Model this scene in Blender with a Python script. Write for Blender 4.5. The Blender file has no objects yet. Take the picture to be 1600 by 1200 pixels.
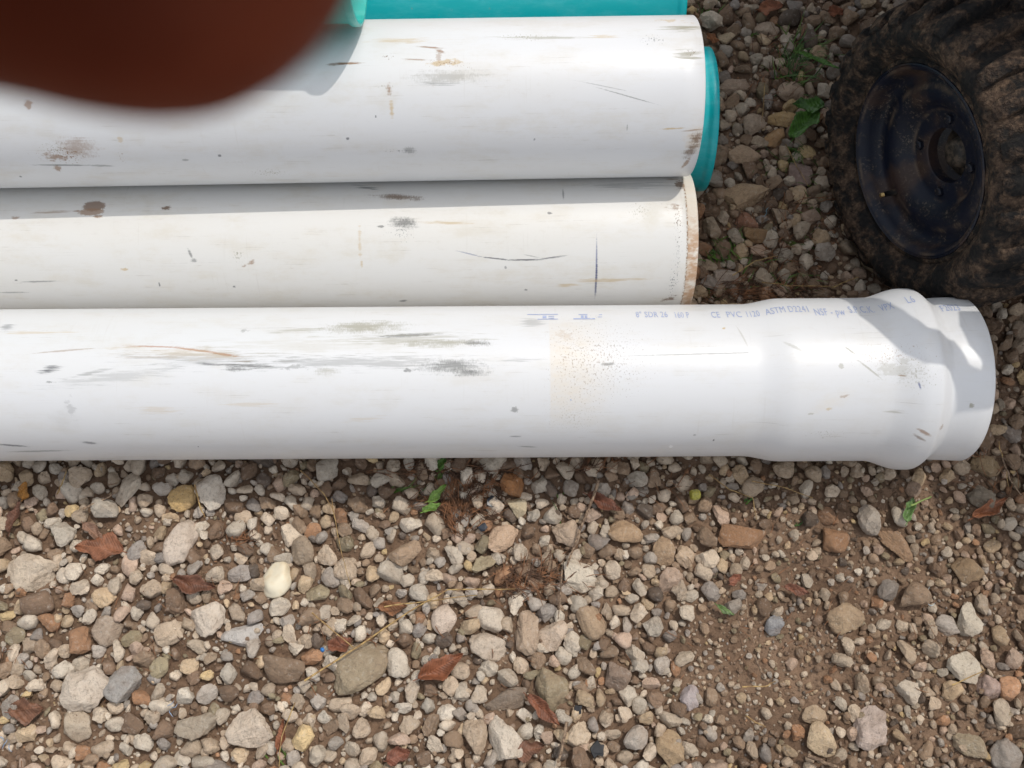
import bpy, bmesh, math, random
import numpy as np
from math import sin, cos, pi, radians, atan, atan2, asin, sqrt, hypot
from mathutils import Vector, Matrix

SC = bpy.context.scene
COL = SC.collection
random.seed(7)
RNG = np.random.default_rng(11)

# ------------------------------------------------------------------ camera
F = 1550.0                      # focal length in pixels of a 1600 px wide frame
AL = radians(18.0)              # tilt away from straight down
YC, H = -0.4452, 1.4807
cam_d = bpy.data.cameras.new('camera')
cam = bpy.data.objects.new('camera', cam_d); COL.objects.link(cam)
cam.location = (0, YC, H); cam.rotation_euler = (AL, 0, 0)
cam_d.sensor_width = 36.0; cam_d.lens = F / 1600.0 * 36.0
cam_d.clip_start = 0.002; cam_d.clip_end = 500
cam_d.dof.use_dof = True; cam_d.dof.focus_distance = 1.42; cam_d.dof.aperture_fstop = 25.0
SC.camera = cam

# ------------------------------------------------------------------ sky, sun, exposure
SUN = Vector((0.33, 0.31, 0.892)).normalized()
w = bpy.data.worlds.new('World'); SC.world = w; w.use_nodes = True
nt = w.node_tree; nt.nodes.clear()
sky = nt.nodes.new('ShaderNodeTexSky'); sky.sky_type = 'NISHITA'; sky.sun_disc = False
sky.sun_elevation = asin(SUN.z); sky.sun_rotation = atan2(SUN.x, SUN.y)
sky.air_density = 1.3; sky.dust_density = 2.5; sky.ozone_density = 1.0
bg = nt.nodes.new('ShaderNodeBackground'); bg.inputs['Strength'].default_value = 0.15
wo = nt.nodes.new('ShaderNodeOutputWorld')
hs = nt.nodes.new('ShaderNodeHueSaturation'); hs.inputs['Saturation'].default_value = 0.30; hs.inputs['Value'].default_value = 1.65   # thin bright cloud
nt.links.new(sky.outputs[0], hs.inputs['Color']); nt.links.new(hs.outputs[0], bg.inputs['Color']); nt.links.new(bg.outputs[0], wo.inputs['Surface'])
sd = bpy.data.lights.new('sun', 'SUN'); sd.energy = 2.6; sd.angle = radians(0.6); sd.color = (1.0, 0.95, 0.875)
sun = bpy.data.objects.new('sun', sd); COL.objects.link(sun)
sun.rotation_euler = SUN.to_track_quat('Z', 'Y').to_euler(); sun.location = SUN * 8
SC.view_settings.view_transform = 'Standard'; SC.view_settings.look = 'None'
SC.view_settings.gamma = 1.0; SC.view_settings.exposure = -0.46

# ------------------------------------------------------------------ geometry of the view (to read positions off the photograph)
CAMP = np.array([0, YC, H])
FW = np.array([0, sin(AL), -cos(AL)]); UP = np.array([0, cos(AL), sin(AL)]); RT = np.array([1.0, 0, 0])

def ray(px, py):
    d = FW + RT * (px - 800) / F + UP * (600 - py) / F
    return d / np.linalg.norm(d)

def gp(px, py, z=0.0):
    d = ray(px, py); t = (z - H) / d[2]
    return CAMP + d * t

def pj(P):
    q = np.asarray(P, float) - CAMP
    dep = q @ FW
    return 800 + F * (q @ RT) / dep, 600 - F * (q @ UP) / dep

def cyl_from_sil(top, bot, r):
    a = atan((600 - top) / F); b = atan((600 - bot) / F)
    th = (a + b) / 2; d = (a - b) / 2; dist = r / sin(d)
    p = CAMP + FW * dist * cos(th) + UP * dist * sin(th)
    return p[1], p[2]

# ------------------------------------------------------------------ helpers
def setp(o, label=None, cat=None, group=None, kind=None):
    if label: o['label'] = label
    if cat: o['category'] = cat
    if group: o['group'] = group
    if kind: o['kind'] = kind
    return o

def link_mesh(name, verts, faces, mat=None, parent=None, smooth=True, colors=None, uv=None):
    me = bpy.data.meshes.new(name)
    if isinstance(verts, np.ndarray) and isinstance(faces, np.ndarray):
        nv, nf, k = len(verts), len(faces), faces.shape[1]
        me.vertices.add(nv); me.vertices.foreach_set('co', verts.astype(np.float32).ravel())
        me.loops.add(nf * k); me.loops.foreach_set('vertex_index', faces.astype(np.int32).ravel())
        me.polygons.add(nf)
        me.polygons.foreach_set('loop_start', np.arange(0, nf * k, k, dtype=np.int32))
        me.polygons.foreach_set('loop_total', np.full(nf, k, dtype=np.int32))
        me.polygons.foreach_set('use_smooth', np.full(nf, smooth, dtype=bool))
        me.update(calc_edges=True)
    else:
        me.from_pydata([tuple(v) for v in verts], [], [tuple(f) for f in faces]); me.update()
        me.polygons.foreach_set('use_smooth', [smooth] * len(me.polygons))
    if colors is not None:
        at = me.color_attributes.new('tint', 'FLOAT_COLOR', 'POINT')
        c = np.ones((len(verts), 4), np.float32); c[:, :3] = colors
        at.data.foreach_set('color', c.ravel())
    if uv is not None:
        ul = me.uv_layers.new(name='UVMap')
        li = np.empty(len(me.loops), np.int32); me.loops.foreach_get('vertex_index', li)
        ul.data.foreach_set('uv', np.asarray(uv, np.float32)[li].ravel())
    if mat: me.materials.append(mat)
    o = bpy.data.objects.new(name, me); COL.objects.link(o)
    if parent: o.parent = parent
    return o

def empty(name, loc=(0, 0, 0), rot=None, label=None, cat=None, group=None):
    o = bpy.data.objects.new(name, None); COL.objects.link(o); o.location = loc
    o.empty_display_size = 0.05
    if rot is not None:
        o.rotation_mode = 'QUATERNION'; o.rotation_quaternion = rot.to_quaternion() if isinstance(rot, Matrix) else rot
    return setp(o, label, cat, group)

class Geo:
    """collects several shapes into one mesh"""
    def __init__(s): s.v = []; s.f = []
    def add(s, v, f):
        b = len(s.v); s.v += [tuple(map(float, p)) for p in v]; s.f += [tuple(int(i) + b for i in q) for q in f]
    def box(s, c, d, bev=0.1):
        bm = bmesh.new(); bmesh.ops.create_cube(bm, size=1)
        for v in bm.verts: v.co = Vector((v.co.x * d[0], v.co.y * d[1], v.co.z * d[2]))
        if bev: bmesh.ops.bevel(bm, geom=bm.edges[:] , offset=min(d) * bev, segments=2, affect='EDGES', profile=0.6)
        bm.verts.index_update()
        s.add([(v.co.x + c[0], v.co.y + c[1], v.co.z + c[2]) for v in bm.verts], [[v.index for v in f.verts] for f in bm.faces]); bm.free()
    def lathe_x(s, prof, n=64, cap=False):
        """prof: list of (x, r); turned round the local x axis"""
        vs = []; fs = []
        for (x, r) in prof:
            for k in range(n):
                a = 2 * pi * k / n; vs.append((x, r * sin(a), r * cos(a)))
        for i in range(len(prof) - 1):
            for k in range(n):
                k2 = (k + 1) % n; fs.append((i * n + k, (i + 1) * n + k, (i + 1) * n + k2, i * n + k2))
        if cap: fs.append(tuple(range(n - 1, -1, -1)) if prof[0][1] > 0 else ()); fs.append(tuple((len(prof) - 1) * n + k for k in range(n)))
        s.add(vs, [f for f in fs if f])
    def tube(s, pts, rad, n=6, close=True):
        pts = [Vector(p) for p in pts]; vs = []; fs = []
        rad = rad if hasattr(rad, '__len__') else [rad] * len(pts)
        up = Vector((0.13, 0.21, 0.97))
        for i, p in enumerate(pts):
            t = (pts[min(i + 1, len(pts) - 1)] - pts[max(i - 1, 0)]).normalized()
            a = t.cross(up)
            if a.length < 1e-4: a = t.cross(Vector((1, 0, 0)))
            a.normalize(); b = t.cross(a)
            for k in range(n):
                q = 2 * pi * k / n; vs.append(p + (a * cos(q) + b * sin(q)) * rad[i])
        for i in range(len(pts) - 1):
            for k in range(n):
                k2 = (k + 1) % n; fs.append((i * n + k, i * n + k2, (i + 1) * n + k2, (i + 1) * n + k))
        if close: fs.append(tuple(range(n))); fs.append(tuple((len(pts) - 1) * n + k for k in reversed(range(n))))
        s.add(vs, fs)
    def build(s, name, mat, parent=None, smooth=True):
        return link_mesh(name, s.v, s.f, mat, parent, smooth)

# node helpers
class NB:
    def __init__(s, name, rough=0.5, spec=0.5):
        s.m = bpy.data.materials.new(name); s.m.use_nodes = True
        s.t = s.m.node_tree; s.n = s.t.nodes; s.l = s.t.links
        s.p = s.n['Principled BSDF']
        s.p.inputs['Roughness'].default_value = rough; s.p.inputs['Specular IOR Level'].default_value = spec
    def node(s, t, **k):
        n = s.n.new(t)
        for a, b in k.items(): setattr(n, a, b)
        return n
    def put(s, sock, v):
        if hasattr(v, 'node'): s.l.new(v, sock)
        else: sock.default_value = v
    def noise(s, vec, scale=5, detail=4, rough=0.55, out=0):
        n = s.node('ShaderNodeTexNoise'); s.put(n.inputs['Vector'], vec)
        n.inputs['Scale'].default_value = scale; n.inputs['Detail'].default_value = detail; n.inputs['Roughness'].default_value = rough
        return n.outputs[out]
    def mapping(s, vec, loc=(0, 0, 0), rot=(0, 0, 0), sc=(1, 1, 1)):
        n = s.node('ShaderNodeMapping'); s.put(n.inputs['Vector'], vec)
        n.inputs['Location'].default_value = loc; n.inputs['Rotation'].default_value = rot; n.inputs['Scale'].default_value = sc
        return n.outputs[0]
    def math(s, op, a, b=0.0, c=0.0, clamp=False):
        n = s.node('ShaderNodeMath', operation=op, use_clamp=clamp)
        s.put(n.inputs[0], a); s.put(n.inputs[1], b); s.put(n.inputs[2], c); return n.outputs[0]
    def ramp(s, v, lo, hi, a=0.0, b=1.0):
        n = s.node('ShaderNodeMapRange', interpolation_type='SMOOTHSTEP'); s.put(n.inputs['Value'], v)
        n.inputs['From Min'].default_value = lo; n.inputs['From Max'].default_value = hi
        n.inputs['To Min'].default_value = a; n.inputs['To Max'].default_value = b; return n.outputs[0]
    def mix(s, fac, a, b, blend='MIX'):
        n = s.node('ShaderNodeMix', data_type='RGBA', blend_type=blend)
        s.put(n.inputs[0], fac); s.put(n.inputs[6], rgba(a)); s.put(n.inputs[7], rgba(b)); return n.outputs[2]
    def bump(s, h, strength=0.3, dist=0.001):
        n = s.node('ShaderNodeBump'); n.inputs['Strength'].default_value = strength; n.inputs['Distance'].default_value = dist
        s.put(n.inputs['Height'], h); s.l.new(n.outputs[0], s.p.inputs['Normal']); return n
    def color(s, c): s.put(s.p.inputs['Base Color'], rgba(c))
    def obj(s): return s.node('ShaderNodeTexCoord').outputs['Object']
    def uv(s): return s.node('ShaderNodeTexCoord').outputs['UV']

def rgba(c):
    if hasattr(c, 'node'): return c
    c = tuple(c); return c if len(c) == 4 else c + (1.0,)

def lin(r, g, b):
    f = lambda u: (u / 255 / 12.92) if u <= 10 else ((u / 255 + 0.055) / 1.055) ** 2.4
    return (f(r), f(g), f(b))

# ------------------------------------------------------------------ pipes
R = 0.1095
def pipe_frame(y0, z0, y1, z1, x0, x1):
    """axis through (x0,y0,z0) and (x1,y1,z1) -> point at X=0 and direction"""
    p0 = np.array([x0, y0, z0]); p1 = np.array([x1, y1, z1]); d = (p1 - p0) / np.linalg.norm(p1 - p0)
    o = p0 - d * (p0[0] / d[0])
    return o, d

class Pipe:
    def __init__(s, o, d, r):
        s.o = np.array(o, float); s.d = np.array(d, float); s.r = r
        ex = s.d; ez = np.array([0, 0, 1.0]) - ex * ex[2]; ez /= np.linalg.norm(ez); ey = np.cross(ez, ex)
        s.ex, s.ey, s.ez = ex, ey, ez
        s.M = Matrix(((ex[0], ey[0], ez[0]), (ex[1], ey[1], ez[1]), (ex[2], ey[2], ez[2])))
    def uv(s, px, py, r=None):
        r = r or s.r
        d = ray(px, py); q = CAMP - s.o
        a = np.array([d @ s.ey, d @ s.ez]); b = np.array([q @ s.ey, q @ s.ez])
        A = a @ a; B = a @ b; C = b @ b - r * r; disc = B * B - A * C
        t = (-B - sqrt(max(disc, 0))) / A
        P = q + d * t
        return P @ s.ex, atan2(P @ s.ey, P @ s.ez) * s.r
    def end_x(s, px, r):
        """local x of a square-cut end whose arc reaches px in the picture"""
        lo, hi = -1.0, 1.5
        for _ in range(40):
            m = (lo + hi) / 2
            mx = max(pj(s.o + s.ex * m + r * (s.ey * sin(a) + s.ez * cos(a)))[0] for a in np.linspace(-1.6, 1.6, 60))
            if mx < px: lo = m
            else: hi = m
        return lo
    def empty(s, name, label, cat, group=None):
        return empty(name, s.o, s.M, label, cat, group)

def turned(name, prof, mat, parent, n=160, r_uv=R):
    """tube turned round local x, uv in metres (along, round); seam underneath"""
    prof = np.array(prof, float); m = len(prof)
    a = np.linspace(-pi, pi, n + 1)
    X = np.repeat(prof[:, 0], n + 1); RR = np.repeat(prof[:, 1], n + 1); A = np.tile(a, m)
    V = np.stack([X, RR * np.sin(A), RR * np.cos(A)], 1)
    uv = np.stack([X, A * r_uv], 1)
    i, k = np.meshgrid(np.arange(m - 1), np.arange(n), indexing='ij'); i = i.ravel(); k = k.ravel(); W = n + 1
    Fc = np.stack([i * W + k, (i + 1) * W + k, (i + 1) * W + k + 1, i * W + k + 1], 1)[:, ::-1]
    return link_mesh(name, V, Fc, mat, parent, True, uv=uv)

def seg(x0, r0, x1, r1, n, ease=True):
    out = []
    for i in range(n + 1):
        t = i / n; s = (3 * t * t - 2 * t ** 3) if ease else t
        out.append((x0 + (x1 - x0) * t, r0 + (r1 - r0) * s))
    return out

def pvc(name, base, stamps, pipe, dirt=0.25, rough=0.3, overall=(0.42, 0.34, 0.25), extra=None):
    b = NB(name, rough, 0.5)
    uv = b.uv()
    smear = b.noise(b.mapping(uv, sc=(16, 260, 1)), 1.0, 6, 0.75)
    blot = b.noise(b.mapping(uv, (3.1, 1.7, 0), sc=(55, 90, 1)), 1.0, 5, 0.7)
    fine = b.noise(b.mapping(uv, (1.3, 5.1, 0), sc=(420, 300, 1)), 1.0, 3, 0.7)
    vert = b.noise(b.mapping(uv, (2.3, 0.1, 0), sc=(620, 170, 1)), 1.0, 4, 0.8)
    low = b.noise(b.mapping(uv, (7, 3, 0), sc=(4, 14, 1)), 1.0, 3, 0.5)
    vert = b.math('MULTIPLY', b.math('ADD', b.math('ADD', vert, blot), smear), 0.3333)
    # faint handling dirt over all of it
    d1 = b.math('MULTIPLY', b.ramp(blot, 0.52, 0.8), b.ramp(low, 0.42, 0.7))
    d2 = b.math('MULTIPLY', b.ramp(smear, 0.60, 0.80), b.ramp(low, 0.38, 0.66))
    c = b.mix(b.math('MULTIPLY', b.ramp(low, 0.3, 0.75), 0.10 * dirt * 4), base, tuple(x * y for x, y in zip(base, (0.93, 0.88, 0.78))))
    c = b.mix(b.math('MULTIPLY', d1, 0.5 * dirt), c, overall)
    c = b.mix(b.math('MULTIPLY', d2, 0.9 * dirt), c, (0.25, 0.22, 0.19))
    sp = b.math('MULTIPLY', b.ramp(fine, 0.68, 0.74), b.ramp(blot, 0.5, 0.62))
    c = b.mix(b.math('MULTIPLY', sp, 0.9 * dirt), c, (0.16, 0.13, 0.10))
    tiny = b.noise(b.mapping(uv, (4, 9, 0), sc=(230, 420, 1)), 1.0, 5, 0.75)
    streak = b.noise(b.mapping(uv, (6, 2, 0), sc=(110, 1500, 1)), 1.0, 4, 0.7)
    long_ = b.noise(b.mapping(uv, (1, 8, 0), sc=(5, 480, 1)), 1.0, 4, 0.65)
    ring = b.noise(b.mapping(uv, (2, 6, 0), sc=(160, 7, 1)), 1.0, 4, 0.6)
    c = b.mix(b.math('MULTIPLY', b.math('MULTIPLY', b.ramp(long_, 0.58, 0.74), b.ramp(blot, 0.42, 0.66)), 0.55 * dirt * 2), c, (0.36, 0.33, 0.29))
    c = b.mix(b.math('MULTIPLY', b.math('MULTIPLY', b.ramp(ring, 0.60, 0.76), b.ramp(low, 0.45, 0.62)), 0.30 * dirt * 2), c, (0.42, 0.37, 0.30))
    c = b.mix(b.math('MULTIPLY', b.math('MULTIPLY', b.ramp(tiny, 0.70, 0.76), b.ramp(low, 0.35, 0.6)), 0.8 * min(1, dirt * 3)), c, (0.20, 0.15, 0.11))
    film = b.noise(b.mapping(uv, (9, 4, 0), sc=(11, 26, 1)), 1.0, 7, 0.72)
    c = b.mix(b.math('MULTIPLY', b.ramp(film, 0.46, 0.72), min(0.6, 1.1 * dirt)), c, tuple(x * y for x, y in zip(base, (0.86, 0.80, 0.69))))
    c = b.mix(b.math('MULTIPLY', b.math('MULTIPLY', b.ramp(long_, 0.60, 0.66), b.ramp(film, 0.5, 0.62)), 0.35), c, (0.24, 0.22, 0.20))
    dirtmask = None
    for st in stamps:
        px, py, hx, hy, rot, kind, col, stg = st
        rr = pipe.r
        u0, v0 = pipe.uv(px, py, rr)
        ux, vx = pipe.uv(px + hx * 0.5, py, rr); uy, vy = pipe.uv(px, py - hy * 0.5, rr)
        su = max(abs(ux - u0) * 2, 0.0006); sv = max(abs(vy - v0) * 2, 0.0005)
        m = b.node('ShaderNodeMapping', vector_type='TEXTURE')
        b.put(m.inputs['Vector'], uv); m.inputs['Location'].default_value = (u0, v0, 0)
        m.inputs['Rotation'].default_value = (0, 0, radians(rot)); m.inputs['Scale'].default_value = (su, sv, 1)
        L = b.node('ShaderNodeVectorMath', operation='LENGTH'); b.l.new(m.outputs[0], L.inputs[0]); L = L.outputs['Value']
        K = {'smear': (smear, 0.26, 0.56, 0.74), 'vert': (vert, 0.20, 0.50, 0.68), 'blot': (blot, 0.26, 0.60, 0.74), 'speck': (fine, 0.13, 0.64, 0.72), 'soft': (blot, 0.5, 0.45, 1.05), 'solid': (blot, 0.9, 0.52, 0.62)}
        nn, k, lo, hi = K.get(kind, (streak, 0.42, 0.52, 0.74))
        if kind in ('blot', 'solid') and max(hx, hy) < 13: nn, k, lo, hi = tiny, 0.42, 0.58, 0.74
        elif kind == 'solid': nn, k, lo, hi = tiny, 0.75, 0.50, 0.62
        v = b.math('MULTIPLY_ADD', b.math('SUBTRACT', 1.0, L), k, nn)
        inside = b.ramp(L, 1.5, 0.7)
        f = b.math('MULTIPLY', b.math('MULTIPLY', b.ramp(v, lo, hi), stg * 0.88), inside)
        c = b.mix(f, c, col)
        dirtmask = f if dirtmask is None else b.math('MAXIMUM', dirtmask, f)
    if extra: c = extra(b, uv, c, blot, fine, smear)
    b.color(c)
    rgh = b.math('ADD', b.math('MULTIPLY', low, 0.14), rough - 0.06)
    if dirtmask is not None: rgh = b.math('MULTIPLY_ADD', dirtmask, 0.35, rgh)
    b.put(b.p.inputs['Roughness'], rgh)
    hgt = b.math('ADD', b.math('MULTIPLY', low, 0.8), b.math('MULTIPLY', long_, 0.06))
    b.bump(hgt, 0.2, 0.001)
    b.p.inputs['Coat Weight'].default_value = 0.0
    return b.m

BR = lin(140, 105, 72); DBR = lin(110, 84, 62); OCH = lin(190, 165, 120); GR = lin(105, 106, 104); OLV = lin(140, 135, 112); DK = lin(70, 72, 78); BL = lin(60, 75, 130); ORG = lin(165, 110, 70)
WHITE = (0.672, 0.676, 0.684); CREAM = (0.70, 0.688, 0.658)

# --- front pipe with the bell socket
yl, zl = cyl_from_sil(487, 722.5, R); yr, zr = cyl_from_sil(478.5, 714.5, R)
zl = zr = 0.5 * (zl + zr)
o_, d_ = pipe_frame(yl, 0.114, yr, 0.117, -0.72, 0.32)
PF = Pipe(o_, d_, R)
front = PF.empty('white_pipe', 'front white pipe with a flared bell end, faded blue print and grey scuffs', 'pipe')
xe = PF.end_x(1557, 0.1185)
bellx = xe - 0.325
front_st = [
 (570, 511, 85, 12, 2, 'vert', OLV, 0.75), (470, 517, 60, 8, 0, 'smear', OLV, 0.5), (638, 524, 58, 3.5, 3, 'line', GR, 0.8), (690, 536, 85, 8, 0, 'vert', OLV, 0.65), (745, 536, 28, 6, 0, 'vert', GR, 0.8),
 (705, 572, 70, 15, 0, 'vert', GR, 0.8), (728, 582, 38, 9, 0, 'vert', GR, 0.7), (640, 579, 18, 5, 0, 'blot', GR, 0.8), (800, 563, 90, 4, 1, 'smear', GR, 0.4),
 (385, 571, 48, 8, 0, 'smear', GR, 0.9), (370, 576, 24, 6, 0, 'vert', GR, 0.8), (325, 569, 30, 4, -6, 'smear', DK, 0.7), (75, 578, 25, 8, 6, 'smear', DK, 0.95), (75, 597, 14, 4, 0, 'blot', GR, 0.8),
 (140, 583, 60, 5, 12, 'smear', GR, 0.5), (470, 574, 50, 7, 0, 'blot', GR, 0.5), (510, 580, 24, 8, 0, 'vert', OLV, 0.5),
 (240, 541.5, 60, 1.6, -2, 'line', ORG, 0.7), (305, 547, 50, 2.2, -8, 'line', ORG, 0.8), (350, 554, 30, 2.6, -9, 'line', ORG, 0.9), (100, 548, 60, 1.7, 5, 'line', BR, 0.55), (235, 558, 60, 1.6, 0, 'line', BR, 0.4),
 (60, 520, 90, 4, 0, 'smear', OCH, 0.45), (10, 512, 18, 8, 10, 'smear', DK, 0.6), (380, 517, 14, 5, 0, 'blot', GR, 0.5),
 (110, 640, 12, 26, 0, 'blot', GR, 0.3), (100, 655, 30, 24, 0, 'soft', lin(190, 190, 190), 0.3), (140, 692, 14, 2.6, -8, 'line', DK, 0.7), (20, 696, 30, 2, -8, 'line', DK, 0.8), (60, 705, 60, 1.6, 2, 'line', GR, 0.6),
 (250, 640, 50, 10, 0, 'smear', OCH, 0.3), (390, 632, 70, 5, 0, 'smear', OCH, 0.3), (570, 655, 50, 6, 5, 'smear', OCH, 0.3),
 (910, 565, 60, 85, 0, 'speck', DBR, 0.6), (885, 560, 34, 60, 0, 'speck', BR, 0.7), (885, 524, 34, 16, 0, 'blot', BR, 0.35), (950, 560, 90, 70, 0, 'speck', DBR, 0.5), (895, 650, 60, 40, 0, 'speck', OLV, 0.4),
 (950, 569, 14, 3, 5, 'line', GR, 0.8), (1100, 553, 170, 1.4, 1.2, 'line', GR, 0.45), (830, 504, 30, 10, 0, 'smear', GR, 0.4), (1131, 513, 4, 2, 0, 'solid', OCH, 0.9), (892, 625, 2.2, 1.8, 0, 'solid', lin(50, 120, 190), 0.9),
 (804, 640, 8, 7, 0, 'blot', GR, 0.7), (1160, 525, 2, 20, 18, 'line', OLV, 0.35), (805, 682, 12, 1.6, 0, 'line', DK, 0.6), (310, 698, 1.6, 1.6, 0, 'solid', DK, 0.8), (1115, 688, 2, 2, 0, 'solid', DK, 0.9),
 (1048, 698, 5, 3, 0, 'solid', (0.9, 0.9, 0.9), 0.8), (825, 698, 18, 1.4, -6, 'line', GR, 0.6), (1085, 680, 4, 2, 0, 'solid', GR, 0.5), (500, 540, 300, 18, 0, 'smear', lin(190, 186, 176), 0.4)]
uD, vD = PF.uv(858, 560)
def f_extra(b, uv, c, blot, fine, smear):
    s_ = b.node('ShaderNodeSeparateXYZ'); b.l.new(uv, s_.inputs[0])
    wob = b.math('MULTIPLY_ADD', blot, 0.008, uD - 0.004)
    m = b.math('MULTIPLY', b.ramp(b.math('SUBTRACT', s_.outputs[0], wob), -0.0005, 0.003), b.ramp(s_.outputs[0], uD + 0.105, uD + 0.02))
    dv = b.math('ABSOLUTE', b.math('SUBTRACT', s_.outputs[1], vD - 0.012))
    m = b.math('MULTIPLY', m, b.ramp(dv, 0.10, 0.03))
    c = b.mix(b.math('MULTIPLY', m, b.ramp(blot, 0.25, 0.75, 0.25, 0.75)), c, lin(214, 204, 188))
    return b.mix(b.math('MULTIPLY', b.math('MULTIPLY', m, b.ramp(fine, 0.60, 0.70)), 0.6), c, lin(150, 128, 104))
front_st += [(560, 566, 280, 16, 0, 'smear', GR, 0.45), (330, 560, 180, 22, -2, 'smear', GR, 0.4), (640, 530, 160, 16, 0, 'smear', OLV, 0.45), (180, 590, 160, 14, 6, 'smear', GR, 0.3), (300, 552, 160, 14, -4, 'smear', OCH, 0.35)]
barrel_m = pvc('white pipe plastic', WHITE, front_st, PF, 0.30, 0.36, extra=f_extra)
xb0 = bellx
prof = [(-5.4, R)] + [(-5.4 + i * 0.35, R) for i in range(1, 12)] + [(-1.2, R), (-0.6, R), (0, R), (xb0 - 0.05, R), (xb0, R)]
turned('barrel', [(-5.4, R - 0.0085)] + prof, barrel_m, front)
PB = Pipe(PF.o, PF.d, 0.119)
bell_st = [(1385, 554, 85, 24, 0, 'speck', BR, 0.55), (1430, 585, 40, 30, 0, 'speck', OLV, 0.6), (1320, 614, 9, 3.5, 14, 'blot', BR, 0.6), (1296, 633, 7, 3, 10, 'blot', OCH, 0.7), (1268, 640, 7, 2.4, 0, 'blot', OLV, 0.5), (1300, 622, 46, 16, 20, 'soft', lin(214, 204, 188), 0.35),
 (1442, 660, 16, 3, -25, 'line', BR, 0.8), (1436, 668, 14, 2.4, -25, 'line', DBR, 0.7), (1408, 584, 14, 1.8, -4, 'blot', BR, 0.8), (1400, 575, 60, 26, 0, 'blot', OLV, 0.35), (1433, 597, 2, 6, 20, 'line', BL, 0.8), (1360, 575, 30, 2, -38, 'line', OLV, 0.6), (1330, 548, 14, 1.6, -38, 'line', OLV, 0.6),
 (1315, 570, 6, 6, 0, 'blot', OLV, 0.5), (1470, 655, 6, 5, 0, 'blot', BR, 0.5), (1240, 541, 20, 3, -30, 'line', OLV, 0.35), (1395, 636, 26, 4, 0, 'smear', OLV, 0.5), (1520, 628, 6, 5, 0, 'blot', OLV, 0.8), (1290, 672, 40, 10, 0, 'speck', OLV, 0.5), (1540, 690, 10, 10, 0, 'smear', BR, 0.4)]
bell_m = pvc('white bell plastic', WHITE, bell_st, PB, 0.24, 0.36)
RB = 0.1175; RG = 0.1305
x1 = xb0 + 0.065
bp = [(xb0, R), (xb0 + 0.01, R)] + seg(xb0 + 0.01, R, x1, RB, 10)[1:] + [(x1 + 0.03, RB), (x1 + 0.115, RB)]
g0 = x1 + 0.120
bp += seg(g0, RB, g0 + 0.052, RG, 10)[1:] + seg(g0 + 0.052, RG, g0 + 0.062, RG, 2)[1:] + seg(g0 + 0.062, RG, g0 + 0.088, RB - 0.0028, 9)[1:]
bp += [(g0 + 0.097, RB - 0.001), (g0 + 0.12, RB), (xe - 0.002, RB + 0.0008), (xe, RB - 0.0008), (xe, RB - 0.008), (xe - 0.002, RB - 0.009)]
inner = [(x, r - 0.009) for x, r in reversed(bp[:-4])]
turned('bell_socket', bp + inner, bell_m, front, 192)

def front_r(x):
    pr = [q for q in bp if q[0] <= xe - 0.001][:-1]
    if x <= pr[0][0]: return R
    for a, c in zip(pr, pr[1:]):
        if a[0] <= x <= c[0]: return a[1] + (c[1] - a[1]) * (x - a[0]) / max(c[0] - a[0], 1e-6)
    return RB

# --- printed text on the front pipe: real lettering laid round the barrel
def text_pts(body, size):
    cu = bpy.data.curves.new('lettering', 'FONT'); cu.body = body; cu.size = size; cu.resolution_u = 3
    cu.space_character = 1.06
    o = bpy.data.objects.new('lettering', cu); COL.objects.link(o)
    dg = bpy.context.evaluated_depsgraph_get(); dg.update()
    me = bpy.data.meshes.new_from_object(o.evaluated_get(dg))
    bpy.data.objects.remove(o); bpy.data.curves.remove(cu)
    bm = bmesh.new(); bm.from_mesh(me); bpy.data.meshes.remove(me)
    bmesh.ops.triangulate(bm, faces=bm.faces[:])
    bmesh.ops.subdivide_edges(bm, edges=[e for e in bm.edges if e.calc_length() > size * 0.35], cuts=2)
    bmesh.ops.triangulate(bm, faces=bm.faces[:])
    bm.verts.index_update()
    v = [(q.co.x, q.co.y) for q in bm.verts]; f = [[q.index for q in p.verts] for p in bm.faces]
    bm.free(); return v, f

ink = NB('faded blue ink', 0.4)
oc = ink.obj()
ink_f = ink.ramp(ink.noise(ink.mapping(oc, sc=(70, 300, 300)), 1.0, 4, 0.7), 0.50, 0.74)
ink.color(ink.mix(ink_f, lin(160, 172, 206), lin(212, 216, 224)))

def wrap_text(body, px, py, endpx, hpx=11):
    u0, v0 = PF.uv(px, py, front_r(0.0) if px < 1240 else RB)
    u1, _ = PF.uv(endpx, py, R if px < 1240 else RB)
    v, f = text_pts(body, 0.012)
    mx = max(p[0] for p in v); sx = (u1 - u0) / mx; hh = hpx / 1080.0 / 0.0084
    vv = []
    for (x, y) in v:
        u = u0 + x * sx; ang = v0 / R + y * hh * 1.55 / R
        r = front_r(u) + 0.0004
        vv.append((u, r * sin(ang), r * cos(ang)))
    g = Geo(); g.add(vv, f); g.build('printed_text', ink.m, front, False)
for t in [('8" SDR 26', 994, 496, 1044), ('160 P', 1054, 497, 1078), ('CE', 1112, 496.5, 1126), ('PVC', 1136, 496, 1160), ('1120', 1166, 495.5, 1188), ('ASTM D2241', 1197, 495.5, 1263),
          ('NSF - pw', 1274, 493, 1322), ('S.P.C.K.', 1328, 489, 1368), ('VPX', 1377, 487, 1397), ('L6', 1415, 485, 1428), ('F2023', 1473, 485, 1502)]:
    wrap_text(*t)
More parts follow.
